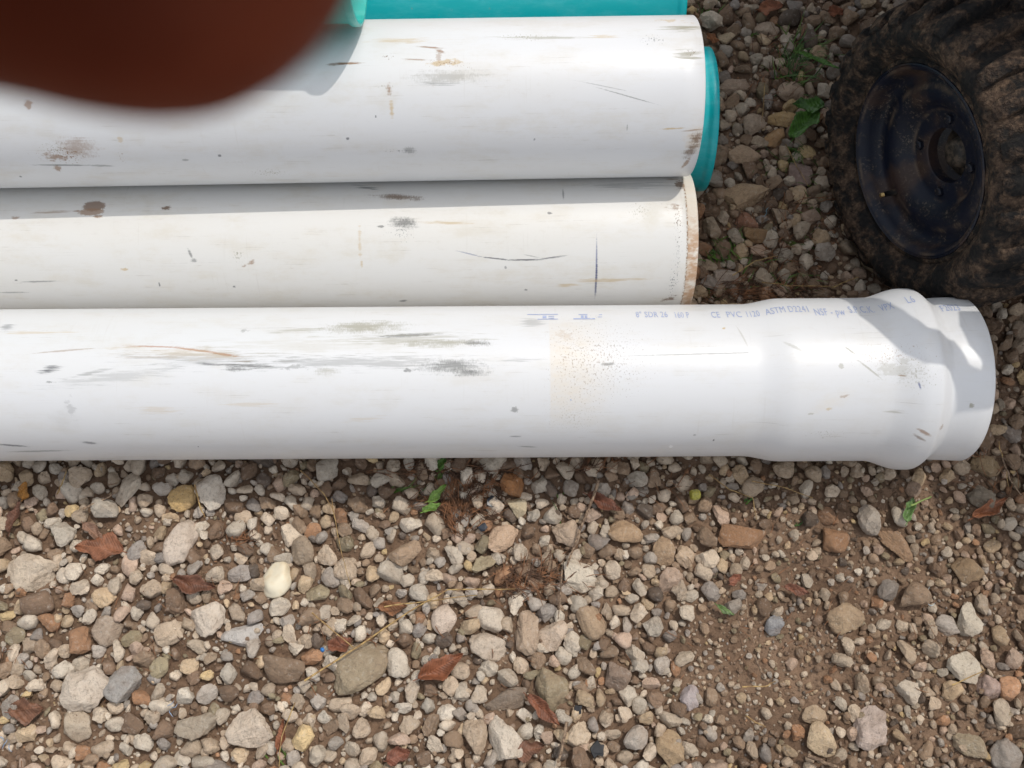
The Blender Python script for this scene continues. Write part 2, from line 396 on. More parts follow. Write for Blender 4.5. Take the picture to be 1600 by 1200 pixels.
# two faded stencil marks made of short bars
def bar(px0, px1, py, h):
    u0, v0 = PF.uv(px0, py); u1, _ = PF.uv(px1, py); _, va = PF.uv(px0, py - h)
    vs = []
    for u in (u0, u1):
        for v in (v0, va): a = v / R; vs.append((u, (R + 0.0004) * sin(a), (R + 0.0004) * cos(a)))
    g = Geo(); g.add(vs, [(0, 2, 3, 1)]); g.build('stencil_mark', ink.m, front, False)
for q in [(824, 872, 492.2, 1.0), (840, 872, 499.5, 1.0), (848, 854, 497.5, 4), (857, 866, 497.8, 1), (857, 866, 495, 1), (896, 930, 499.2, 1.6), (904, 918, 492.2, 1), (908, 912, 497, 4), (914, 918, 497, 4), (934, 941, 496, 1), (936, 941, 492.5, 1)]:
    bar(*q)

# --- second white pipe (on the ground behind the front one)
pr_ = PF.o + PF.d * 0.3; plft = PF.o - PF.d * 0.72
ya_r = pr_[1] + 0.2195 + 0.006; ya_l = plft[1] + 0.2195 + 0.001
o_, d_ = pipe_frame(ya_l, 0.107, ya_r, 0.107, -0.72, 0.3)
PA = Pipe(o_, d_, R)
second = PA.empty('white_pipe', 'middle white pipe with a brown mud blob, a short dark line and a stained end', 'pipe')
xa = PA.end_x(1092.5, R)
a_st = [(147, 322, 19, 8.5, 0, 'solid', lin(126, 100, 80), 0.95), (143, 331, 21, 6, 3, 'solid', lin(150, 122, 98), 0.9), (152, 338, 15, 4, 0, 'blot', BR, 0.9), (118, 330, 16, 2.5, 4, 'blot', BR, 0.8), (260, 325, 11, 4, 10, 'blot', DBR, 1.0), (80, 332, 50, 3, 2, 'smear', BR, 0.6), (25, 340, 16, 4, 0, 'blot', BR, 0.7),
 (622, 308, 48, 6, -4, 'vert', DBR, 0.9), (575, 294, 30, 4, -14, 'smear', GR, 0.8), (630, 349, 28, 12, 0, 'vert', GR, 0.95), (628, 360, 30, 22, 0, 'speck', GR, 0.6), (595, 354, 8, 3, 0, 'blot', GR, 0.8), (700, 348, 60, 5, 0, 'smear', OCH, 0.7),
 (735, 397, 26, 1.4, -14, 'line', BL, 0.55), (775, 404, 32, 1.6, -7, 'line', DK, 0.85), (820, 406, 36, 1.9, 0, 'line', DK, 0.9), (862, 402.5, 30, 1.7, 7, 'line', DK, 0.8), (830, 400, 16, 1.1, -12, 'line', GR, 0.5),
 (932, 405, 1.7, 42, 0, 'line', BL, 0.7), (931.5, 438, 2.4, 40, 0, 'line', lin(50, 60, 105), 0.9), 
 (390, 412, 16, 6, 18, 'blot', BR, 0.8), (372, 400, 14, 14, 0, 'speck', OLV, 0.9), (297, 396, 3, 10, 22, 'line', GR, 0.8), (303, 407, 7, 4, 0, 'blot', GR, 0.7), (195, 421, 9, 3, 0, 'blot', OCH, 0.8), (60, 440, 36, 1.6, 1, 'line', GR, 0.7), (25, 438, 3.5, 2.5, 0, 'solid', GR, 0.9), (20, 457, 30, 1.4, 0, 'line', GR, 0.6),
 (249, 444, 2, 5, 0, 'blot', DK, 0.8), (366, 448, 3, 2, 0, 'blot', DK, 0.8), (562, 380, 4, 40, 0, 'smear', OCH, 0.5), (565, 412, 3, 8, 0, 'blot', OCH, 0.6), (858, 333, 6, 3, 0, 'blot', DK, 0.7), (955, 438, 100, 5, 1, 'smear', OCH, 0.7), (885, 446, 24, 5, 0, 'smear', OCH, 0.7),
 (1000, 330, 30, 20, 0, 'speck', OLV, 0.6), (1018, 340, 24, 30, 0, 'soft', lin(210, 205, 192), 0.7), (1052, 325, 20, 16, 0, 'blot', BR, 0.7), (1060, 345, 10, 40, 0, 'speck', DBR, 0.95), (1060, 400, 9, 70, 0, 'speck', GR, 0.5), (1052, 440, 9, 34, 0, 'speck', DK, 0.95), (1048, 466, 20, 7, 12, 'blot', DBR, 0.9),
 (1062, 288, 10, 9, 0, 'solid', DBR, 0.95), (1048, 280, 28, 3, 0, 'smear', BR, 0.8), (980, 290, 120, 8, 0, 'smear', GR, 0.4), (880, 303, 2, 10, 0, 'line', GR, 0.7), (790, 418, 3, 3, 0, 'blot', DK, 0.6), (822, 453, 4, 2, 0, 'solid', DK, 0.7), (630, 470, 8, 2, 10, 'line', DK, 0.7)]
def a_extra(b, uv, c, blot, fine, smear):
    s_ = b.node('ShaderNodeSeparateXYZ'); b.l.new(uv, s_.inputs[0])
    m = b.ramp(s_.outputs[0], xa - 0.0165, xa - 0.0155)
    n = b.math('MULTIPLY_ADD', blot, 0.7, 0.05)
    c = b.mix(b.math('MULTIPLY', m, n), c, lin(228, 214, 190))
    lowp = b.math('MULTIPLY', b.ramp(s_.outputs[1], 0.02, -0.06), b.math('MULTIPLY', m, b.ramp(blot, 0.35, 0.6)))
    c = b.mix(b.math('MULTIPLY', lowp, 0.8), c, lin(176, 132, 92))
    edge = b.math('MULTIPLY', b.ramp(s_.outputs[0], xa - 0.019, xa - 0.0165), b.ramp(s_.outputs[0], xa - 0.0145, xa - 0.0160))
    return b.mix(b.math('MULTIPLY', edge, b.ramp(fine, 0.4, 0.6)), c, lin(140, 110, 80))
a_m = pvc('cream pipe plastic', CREAM, a_st, PA, 0.45, 0.40, extra=a_extra)
prof = [(-5.1, R - 0.0085)] + [(-5.1 + i * 0.4, R) for i in range(0, 11)] + [(-0.8, R), (-0.3, R), (0.1, R), (xa - 0.03, R), (xa - 0.016, R), (xa - 0.0155, R - 0.0008), (xa - 0.001, R - 0.0035), (xa, R - 0.0045), (xa, R - 0.0085), (xa - 0.003, R - 0.009), (0, R - 0.009), (-5.1, R - 0.009)]
turned('barrel', prof, a_m, second)

# --- raised white pipe resting on the second pipe and a teal one
def rest_on(P, x, bottom):
    """centre of a pipe resting on P whose lower outline falls on picture row `bottom` at local x"""
    c = P.o + P.d * x; best = None
    for e in np.linspace(0.3, 1.4, 400):
        y = c[1] + (2 * R + 0.0003) * cos(e); z = c[2] + (2 * R + 0.0003) * sin(e)
        q = np.array([0, y, z]) - CAMP; v = q @ UP; dep = q @ FW
        low = 600 - F * math.tan(atan2(v, dep) - asin(R / hypot(v, dep)))
        if best is None or abs(low - bottom) < best[0]: best = (abs(low - bottom), y, z, 600 - F * math.tan(atan2(v, dep) + asin(R / hypot(v, dep))))
    return best
_, yb0, zb0, t0 = rest_on(PA, -0.72, 294); _, yb1, zb1, t1 = rest_on(PA, 0.23, 276)
print('B', yb0, zb0, t0, yb1, zb1, t1)
o_, d_ = pipe_frame(yb0, zb0, yb1, zb1, -0.72, 0.23)
# keep it touching the second pipe all along
def lift(o, d, x, other):
    p = o + d * x; q = other.o + other.d * x
    return np.linalg.norm((p - q)[1:])
print('dist B-A', lift(o_, d_, -0.155, PA), lift(o_, d_, 0.23, PA))
PBk = Pipe(o_, d_, R)
third = PBk.empty('white_pipe', 'raised white pipe farthest back of the three, brown mud stain at its cut end', 'pipe')
xb = PBk.end_x(1103, R)
b_st = [(545, 99, 26, 2.4, 1, 'line', BR, 1.0), (525, 100, 20, 3, 4, 'line', DBR, 0.8), (672, 74, 26, 1.8, -6, 'line', BR, 0.85), (688, 80, 10, 3, -25, 'line', BR, 0.8), (650, 93, 26, 1.6, -3, 'line', BR, 0.7), (692, 98, 44, 10, 0, 'blot', OCH, 0.8), (700, 100, 46, 8, -4, 'speck', BR, 0.9), (685, 88, 6, 12, 0, 'blot', BR, 0.5),
 (700, 120, 75, 14, 0, 'vert', lin(150, 148, 140), 0.6), (690, 131, 60, 4, 0, 'smear', GR, 0.5), (630, 64, 80, 6, 0, 'smear', OCH, 0.6), (605, 88, 14, 6, 0, 'speck', DBR, 0.9), (820, 58, 60, 7, 0, 'speck', OLV, 0.8), (850, 59, 140, 4, 0, 'smear', OLV, 0.6), (940, 57, 40, 4, 0, 'smear', OCH, 0.6),
 (1020, 62, 26, 9, 0, 'speck', DK, 0.95), (1065, 44, 50, 7, 0, 'smear', OLV, 0.9), (1075, 85, 30, 12, 0, 'smear', OLV, 0.8), (1080, 82, 20, 8, 0, 'speck', DBR, 0.8), (1050, 33, 40, 5, 0, 'blot', OCH, 0.6),
 (608, 140, 5, 14, 0, 'vert', BR, 0.8), (612, 172, 5, 20, 0, 'smear', OCH, 0.8), (600, 135, 20, 6, 0, 'speck', OLV, 0.6), (587, 182, 2, 2.5, 0, 'solid', DK, 0.8), (543, 217, 4, 3, 0, 'blot', DK, 0.8), (640, 235, 14, 8, 0, 'vert', GR, 0.7), (620, 236, 30, 4, 0, 'speck', GR, 0.7),
 (980, 150, 60, 1.2, -16, 'line', GR, 0.7), (945, 135, 50, 1.0, -12, 'line', GR, 0.5), (1085, 203, 30, 2.4, 4, 'smear', BR, 0.9), (1050, 201, 24, 1.6, 2, 'line', OCH, 0.9), (1085, 220, 20, 28, 0, 'soft', lin(205, 190, 168), 0.9), (1088, 217, 14, 14, 0, 'vert', DBR, 0.95), (1080, 235, 12, 22, -20, 'vert', DBR, 0.9), (1072, 255, 5, 12, -15, 'blot', BR, 0.8), (1100, 206, 4, 12, 0, 'solid', DBR, 0.8),
 (85, 245, 34, 12, 0, 'blot', BR, 0.8), (105, 240, 44, 18, 0, 'speck', DBR, 1.0), (100, 240, 48, 22, 0, 'speck', BR, 1.0), (120, 232, 40, 22, 0, 'vert', BR, 0.6), (90, 232, 30, 20, 0, 'speck', OLV, 0.7), (100, 258, 60, 1.6, -2, 'line', GR, 0.8), (90, 263, 8, 7, -30, 'blot', BR, 0.8), (45, 168, 9, 14, 0, 'blot', BR, 0.7), (160, 259, 22, 2, -3, 'line', GR, 0.6), (190, 245, 7, 14, 0, 'speck', BR, 0.8), (188, 218, 6, 8, 0, 'blot', OCH, 0.5),
 (420, 270, 40, 8, 0, 'speck', OLV, 0.9), (343, 243, 4, 3, 0, 'blot', DK, 0.8), (32, 276, 3, 2, 0, 'solid', DK, 0.8), (290, 250, 8, 3, 0, 'blot', GR, 0.6), (980, 199, 1.2, 6, 0, 'line', GR, 0.6), (835, 218, 2, 3, 0, 'blot', DK, 0.6), (770, 235, 30, 8, -8, 'soft', lin(200, 196, 190), 0.4)]
b_m = pvc('pale pipe plastic', WHITE, b_st, PBk, 0.42, 0.38)
prof = [(-5.2, R - 0.0085)] + [(-5.2 + i * 0.4, R) for i in range(0, 11)] + [(-0.8, R), (-0.3, R), (0.1, R), (xb - 0.03, R), (xb - 0.0012, R), (xb, R - 0.0012), (xb, R - 0.0085), (xb - 0.003, R - 0.009), (0, R - 0.009), (-5.2, R - 0.009)]
turned('barrel', prof, b_m, third)

# --- teal sewer pipes
def teal_mat(name, c1):
    b = NB(name, 0.35)
    uv = b.uv()
    n = b.noise(b.mapping(uv, sc=(14, 50, 1)), 1, 6, 0.7); n2 = b.noise(b.mapping(uv, sc=(90, 60, 1)), 1, 5, 0.7)
    c = b.mix(b.math('MULTIPLY', b.ramp(n, 0.42, 0.7), 0.5), c1, tuple(min(1, x * 1.0 + 0.10) for x in c1))
    c = b.mix(b.math('MULTIPLY', b.ramp(n2, 0.62, 0.74), 0.35), c, lin(170, 150, 110))
    b.color(c); b.p.inputs['Subsurface Weight'].default_value = 0.12
    b.p.inputs['Subsurface Radius'].default_value = (0.001, 0.004, 0.004); b.p.inputs['Subsurface Scale'].default_value = 0.5
    return b.m
TEAL = teal_mat('teal pipe plastic', (0.003, 0.43, 0.46))
TEAL2 = teal_mat('pale teal pipe plastic', (0.02, 0.42, 0.37))
RT_ = 0.107
def teal_pipe(name, y, z, yaw, endpx, rb, label, bell=0.12, mat=None):
    if rb < 0.112: bell = 0.022
    d = np.array([1, yaw, 0.0]); d /= np.linalg.norm(d)
    P = Pipe((0, y, z), d, rb)
    e = P.empty('teal_pipe', label, 'pipe')
    xe_ = P.end_x(endpx, rb)
    m = mat or TEAL
    b0 = xe_ - bell
    turned('barrel', [(-5, RT_ - 0.006), (-5, RT_), (-3, RT_), (-1.5, RT_), (b0 - 0.2, RT_), (b0 - 0.03, RT_)], m, e, 128)
    rb2 = rb - 0.004 if rb > RT_ + 0.002 else rb
    pr = [(b0 - 0.03, RT_), (b0 - 0.02, RT_)] + (seg(b0 - 0.02, RT_, b0 + 0.02, rb2, 6)[1:] if bell > 0.05 else []) + [(xe_ - 0.016, rb2)] + seg(xe_ - 0.016, rb2, xe_ - 0.008, rb, 4)[1:] + [(xe_ - 0.001, rb), (xe_, rb - 0.001), (xe_, rb - 0.006), (xe_ - 0.001, rb - 0.0065), (b0, RT_ - 0.006), (b0 - 0.6, RT_ - 0.006)]
    turned('bell_socket', pr, m, e, 128)
    return P
pa0 = PA.o
T1 = teal_pipe('t', PA.o[1] + 0.2175, 0.104, 0.006, 1125, 0.1115, 'teal pipe under the pile, only its rim showing past the raised white pipe end')
T2 = teal_pipe('t', PA.o[1] + 0.2175 + 0.235, 0.112, 0.014, 1076, 0.111, 'teal pipe behind the raised white pipe, its flank showing along the top edge')

# raised teal pipe lying on top: its rim and its shadow show beside the fingertip
T3R = 0.1175
y3, z3 = 0.4755, 0.4885
T3 = teal_pipe('t', y3, z3, 0.014, 560, T3R, 'pale teal pipe rim on top of the pile, peeping out beside the dark fingertip', mat=TEAL2)

PIPES = [(PF, R, 0.68), (PA, R, 0.275), (T1, 0.112, 0.30), (T2, 0.108, 0.28)]

# ------------------------------------------------------------------ ground
def fract(nx, ny, beta, rng, lo=1):
    fx = np.fft.fftfreq(nx)[:, None] * nx; fy = np.fft.rfftfreq(ny)[None, :] * ny
    k = np.sqrt((fx / nx) ** 2 + (fy / ny) ** 2) * max(nx, ny); k[0, 0] = 1
    a = k ** (-beta); a[k < lo] = 0
    ph = rng.uniform(0, 2 * pi, a.shape)
    z = np.fft.irfft2(a * np.exp(1j * ph), s=(nx, ny)); return z / z.std()

GX0, GX1, GY0, GY1 = -1.25, 1.35, -0.85, 1.15
st = 0.0042
gx = np.arange(GX0, GX1, st); gy = np.arange(GY0, GY1, st)
HF = fract(len(gx), len(gy), 1.9, RNG, 3) * 0.0035 + fract(len(gx), len(gy), 1.0, RNG, 60) * 0.0011
BASEZ = -0.010
def soil_z(x, y):
    i = int((x - GX0) / st); j = int((y - GY0) / st)
    if 0 <= i < len(gx) and 0 <= j < len(gy): return BASEZ + HF[i, j]
    return BASEZ
out = np.array([0.05, 0.15, 0.4, 0.9, 1.8, 4, 9, 20, 50, 120])
ax = np.concatenate([GX0 - out[::-1], gx, GX1 + out]); ay = np.concatenate([GY0 - out[::-1], gy, GY1 + out])
Z = np.zeros((len(ax), len(ay))); n_ = len(out)
fade = np.clip(np.minimum.outer(np.minimum(gx - GX0, gx[-1] - gx), np.minimum(gy - GY0, gy[-1] - gy)) / 0.1, 0, 1)
Z[n_:n_ + len(gx), n_:n_ + len(gy)] = HF * fade
Z += BASEZ
Xg, Yg = np.meshgrid(ax, ay, indexing='ij')
V = np.stack([Xg.ravel(), Yg.ravel(), Z.ravel()], 1)
i, j = np.meshgrid(np.arange(len(ax) - 1), np.arange(len(ay) - 1), indexing='ij'); i = i.ravel(); j = j.ravel(); W = len(ay)
Fc = np.stack([i * W + j, (i + 1) * W + j, (i + 1) * W + j + 1, i * W + j + 1], 1)
b = NB('brown soil', 0.95, 0.15)
oc = b.obj()
n1 = b.noise(oc, 9, 6, 0.6); n2 = b.noise(oc, 120, 6, 0.7); n3 = b.noise(oc, 420, 4, 0.7)
c = b.mix(b.ramp(n1, 0.3, 0.7), lin(110, 88, 71), lin(142, 117, 96))
c = b.mix(b.ramp(n2, 0.45, 0.75), c, lin(74, 58, 47))
c = b.mix(b.math('MULTIPLY', b.ramp(n3, 0.60, 0.72), 0.7), c, lin(175, 150, 124))
c = b.mix(b.math('MULTIPLY', b.ramp(b.noise(oc, 260, 2, 0.5), 0.66, 0.72), 0.7), c, lin(60, 48, 42))
b.color(c)
b.bump(b.math('ADD', n2, b.math('MULTIPLY', n3, 0.6)), 0.9, 0.004)
setp(link_mesh('ground', V, Fc, b.m, None, True), kind='structure')

# ------------------------------------------------------------------ stones
def ico(sub):
    bm = bmesh.new(); bmesh.ops.create_icosphere(bm, subdivisions=sub, radius=1)
    bm.verts.ensure_lookup_table(); bm.verts.index_update()
    v = np.array([q.co[:] for q in bm.verts]); v /= np.linalg.norm(v, axis=1)[:, None]
    f = np.array([[q.index for q in p.verts] for p in bm.faces]); bm.free(); return v, f
ICO = {s: ico(s) for s in (1, 2, 3, 4, 5)}
def rock(sub, rng, angular=0.5, rough=0.03):
    d, f = ICO[sub]
    k = int(rng.integers(7, 11) + 4 * (1 - angular))
    nrm = rng.normal(size=(k, 3)); nrm /= np.linalg.norm(nrm, axis=1)[:, None]
    h = rng.uniform(0.62, 1.0, k); h[:3] = rng.uniform(0.46, 0.72, 3)
    p = 8 + 130 * angular ** 1.5
    q = np.maximum(d @ nrm.T, 0.0) / h
    rad = (np.sum(q ** p, axis=1) + (0.92) ** p) ** (-1.0 / p)
    rad = np.minimum(rad, 1.15)
    for fr, am in ((2.2, 0.06), (5, rough), (10, rough * 0.7), (20, rough * 0.35 if sub > 2 else 0)):
        if am == 0: continue
        w_ = rng.normal(size=(5, 3)) * fr; ph = rng.uniform(0, 6.28, 5)
        rad = rad * (1 + am * np.sin(d @ w_.T + ph).sum(1) / 2.2)
    v = d * rad[:, None]
    v *= np.array([1.0, rng.uniform(0.66, 0.95), rng.uniform(0.55, 0.85)])
    return v / 1.0, f
PAL = [((208, 198, 184), 3.6), ((196, 183, 167), 3.8), ((182, 166, 148), 3.2), ((190, 170, 144), 1.5), ((170, 163, 156), 1.7), ((150, 144, 140), 1.0), ((150, 130, 111), 2.0), ((126, 106, 90), 1.5), ((200, 178, 138), 0.5), ((190, 168, 152), 0.9), ((224, 215, 202), 1.4), ((100, 90, 83), 0.5), ((165, 128, 100), 0.4), ((146, 136, 114), 0.7)]
PC = np.array([lin(*c) for c, _ in PAL]) * 1.0; PW = np.array([w_ for _, w_ in PAL]); PW /= PW.sum()
PC = PC * np.array([1.2, 1.15, 1.08]); PC = PC * np.minimum(1, 0.68 / PC.max(1))[:, None]
WB = PW * np.array([0.35, 0.5, 0.8, 0.9, 0.6, 0.8, 1.9, 2.0, 0.8, 1.2, 0.25, 1.3, 1.6, 1.2]); WB /= WB.sum()

def stone_mat(name, vc=True, c=None, speck=0.5):
    b = NB(name, 0.8, 0.25)
    g = b.obj()
    if vc:
        a = b.node('ShaderNodeVertexColor'); a.layer_name = 'tint'; base = a.outputs[0]
    else: base = rgba(c); 
    n0 = b.noise(g, 38, 4, 0.6); n1 = b.noise(g, 150, 5, 0.7); n2 = b.noise(g, 600, 3, 0.7)
    k = b.mix(b.math('MULTIPLY', b.ramp(n0, 0.42, 0.68), 0.3), base if vc else base, lin(142, 116, 94))
    k = b.mix(b.math('MULTIPLY', b.ramp(n1, 0.5, 0.78), 0.4), k, (0.14, 0.115, 0.09))
    k = b.mix(b.math('MULTIPLY', b.ramp(n1, 0.48, 0.25), 0.45), k, (0.56, 0.51, 0.45))
    k = b.mix(b.math('MULTIPLY', b.ramp(n2, 0.60, 0.72), speck), k, (0.13, 0.11, 0.09))
    vn = b.node('ShaderNodeTexVoronoi', feature='DISTANCE_TO_EDGE'); b.put(vn.inputs['Vector'], b.mapping(b.noise(g, 30, 3, 0.6, 1), sc=(9, 9, 9))); vn.inputs['Scale'].default_value = 1.0
    k = b.mix(b.math('MULTIPLY', b.ramp(vn.outputs[0], 0.05, 0.0), b.ramp(n1, 0.4, 0.6, 0.1, 0.5)), k, (0.16, 0.13, 0.10))
    b.color(k)
    n3 = b.noise(g, 75, 5, 0.62)
    b.bump(b.math('ADD', b.math('ADD', b.math('MULTIPLY', n3, 1.3), n1), b.math('MULTIPLY', n2, 0.4)), 0.85, 0.0028)
    return b.m
STONE = stone_mat('gravel stone')

# occupancy raster, 1.5 mm cells
OS = 0.0015
OXN = int((GX1 - GX0) / OS); OYN = int((GY1 - GY0) / OS)
occ = np.zeros((OXN, OYN), bool)
def disk(x, y, a, b_, th, mark=True, frac=1.0):
    R_ = max(a, b_) * frac
    i0 = int((x - R_ - GX0) / OS); i1 = int((x + R_ - GX0) / OS) + 2; j0 = int((y - R_ - GY0) / OS); j1 = int((y + R_ - GY0) / OS) + 2
    if i0 < 0 or j0 < 0 or i1 >= OXN or j1 >= OYN: return None
    ii = (np.arange(i0, i1) * OS + GX0 - x)[:, None]; jj = (np.arange(j0, j1) * OS + GY0 - y)[None, :]
    u = (ii * cos(th) + jj * sin(th)) / (a * frac); v = (-ii * sin(th) + jj * cos(th)) / (b_ * frac)
    m = u * u + v * v < 1
    if mark: occ[i0:i1, j0:j1] |= m
    return i0, i1, j0, j1, m
PAT = [(0.0, 0.0)] + [(cos(t) * 0.93, sin(t) * 0.93) for t in np.linspace(0, 2 * pi, 10, endpoint=False)] + [(cos(t) * 0.5, sin(t) * 0.5) for t in np.linspace(0, 2 * pi, 5, endpoint=False)]
def free(x, y, a, b_, th, fr=0.9):
    c_, s_ = cos(th), sin(th); hits = 0
    for (p, q) in PAT:
        u = p * a * fr; v = q * b_ * fr
        i = int((x + u * c_ - v * s_ - GX0) / OS); j = int((y + u * s_ + v * c_ - GY0) / OS)
        if i < 0 or j < 0 or i >= OXN or j >= OYN: return 99
        if occ[i, j]: hits += 1
    return hits

# bare soil patches (centre px, half sizes px, how bare)
BARE = [(1180, 1050, 120, 95, 0.97), (1260, 870, 110, 55, 0.85), (1330, 800, 190, 45, 0.6), (1380, 920, 120, 60, 0.6), (1060, 1000, 60, 60, 0.6), (1290, 1000, 110, 80, 0.75), (190, 825, 60, 26, 0.9), (30, 1165, 70, 40, 0.6), (430, 1060, 40, 18, 0.8), (1480, 930, 110, 110, 0.45), (1330, 1130, 120, 70, 0.55),
        (1130, 400, 50, 70, 0.5), (1230, 430, 90, 50, 0.5), (520, 1080, 30, 16, 0.8), (1180, 950, 90, 50, 0.6)]
BW = []
for (px, py, hx, hy, k) in BARE:
    c_ = gp(px, py); e1 = gp(px + hx, py); e2 = gp(px, py + hy)
    BW.append((c_[0], c_[1], abs(e1[0] - c_[0]), abs(e2[1] - c_[1]), k))
def bare(x, y):
    m = 0
    for (cx, cy, a, b_, k) in BW:
        d = ((x - cx) / a) ** 2 + ((y - cy) / b_) ** 2
        if d < 1.8: m = max(m, k * min(1, (1.8 - d) / 0.9))
    return m

def pipe_gap(x, y):
    """height of the lowest pipe underside above this spot"""
    g = 9
    for P, r, xm in PIPES:
        yc = P.o[1] + P.d[1] * x; zc = P.o[2] + P.d[2] * x
        if x > xm: continue
        rr = r + (0.012 if (P is PF and x > bellx + 0.05) else 0)
        if abs(y - yc) < rr: g = min(g, zc - sqrt(rr * rr - (y - yc) ** 2))
    return g

class Bulk:
    def __init__(s): s.V = []; s.F = []; s.C = []; s.S = []; s.n = 0
    def put(s, v, f, loc, size, rot, col):
        s.S.append(np.full(len(f), len(f) > 100 and col[0] * 977 % 1 < 0.22))
        v = (v * size) @ rot.T + loc
        s.V.append(v); s.F.append(f + s.n); s.C.append(np.repeat(col[None, :], len(v), 0)); s.n += len(v)
    def build(s, name, mat, label=None):
        o = link_mesh(name, np.concatenate(s.V), np.concatenate(s.F), mat, None, True, colors=np.concatenate(s.C)); o.data.polygons.foreach_set('use_smooth', np.concatenate(s.S)); setp(o, label=label, kind='stuff'); return o

def rotm(th, tilt, rng):
    cz, sz = cos(th), sin(th); Rz = np.array([[cz, -sz, 0], [sz, cz, 0], [0, 0, 1]])
    ax_ = rng.uniform(0, 2 * pi); k = np.array([cos(ax_), sin(ax_), 0]); K = np.array([[0, -k[2], k[1]], [k[2], 0, -k[0]], [-k[1], k[0], 0]])
    Rt = np.eye(3) + sin(tilt) * K + (1 - cos(tilt)) * K @ K
    return Rt @ Rz

PROT = {s: [rock(s, RNG, RNG.uniform(0.35, 1.0), 0.05) for _ in range(n)] for s, n in ((1, 24), (2, 40), (3, 40), (4, 10))}

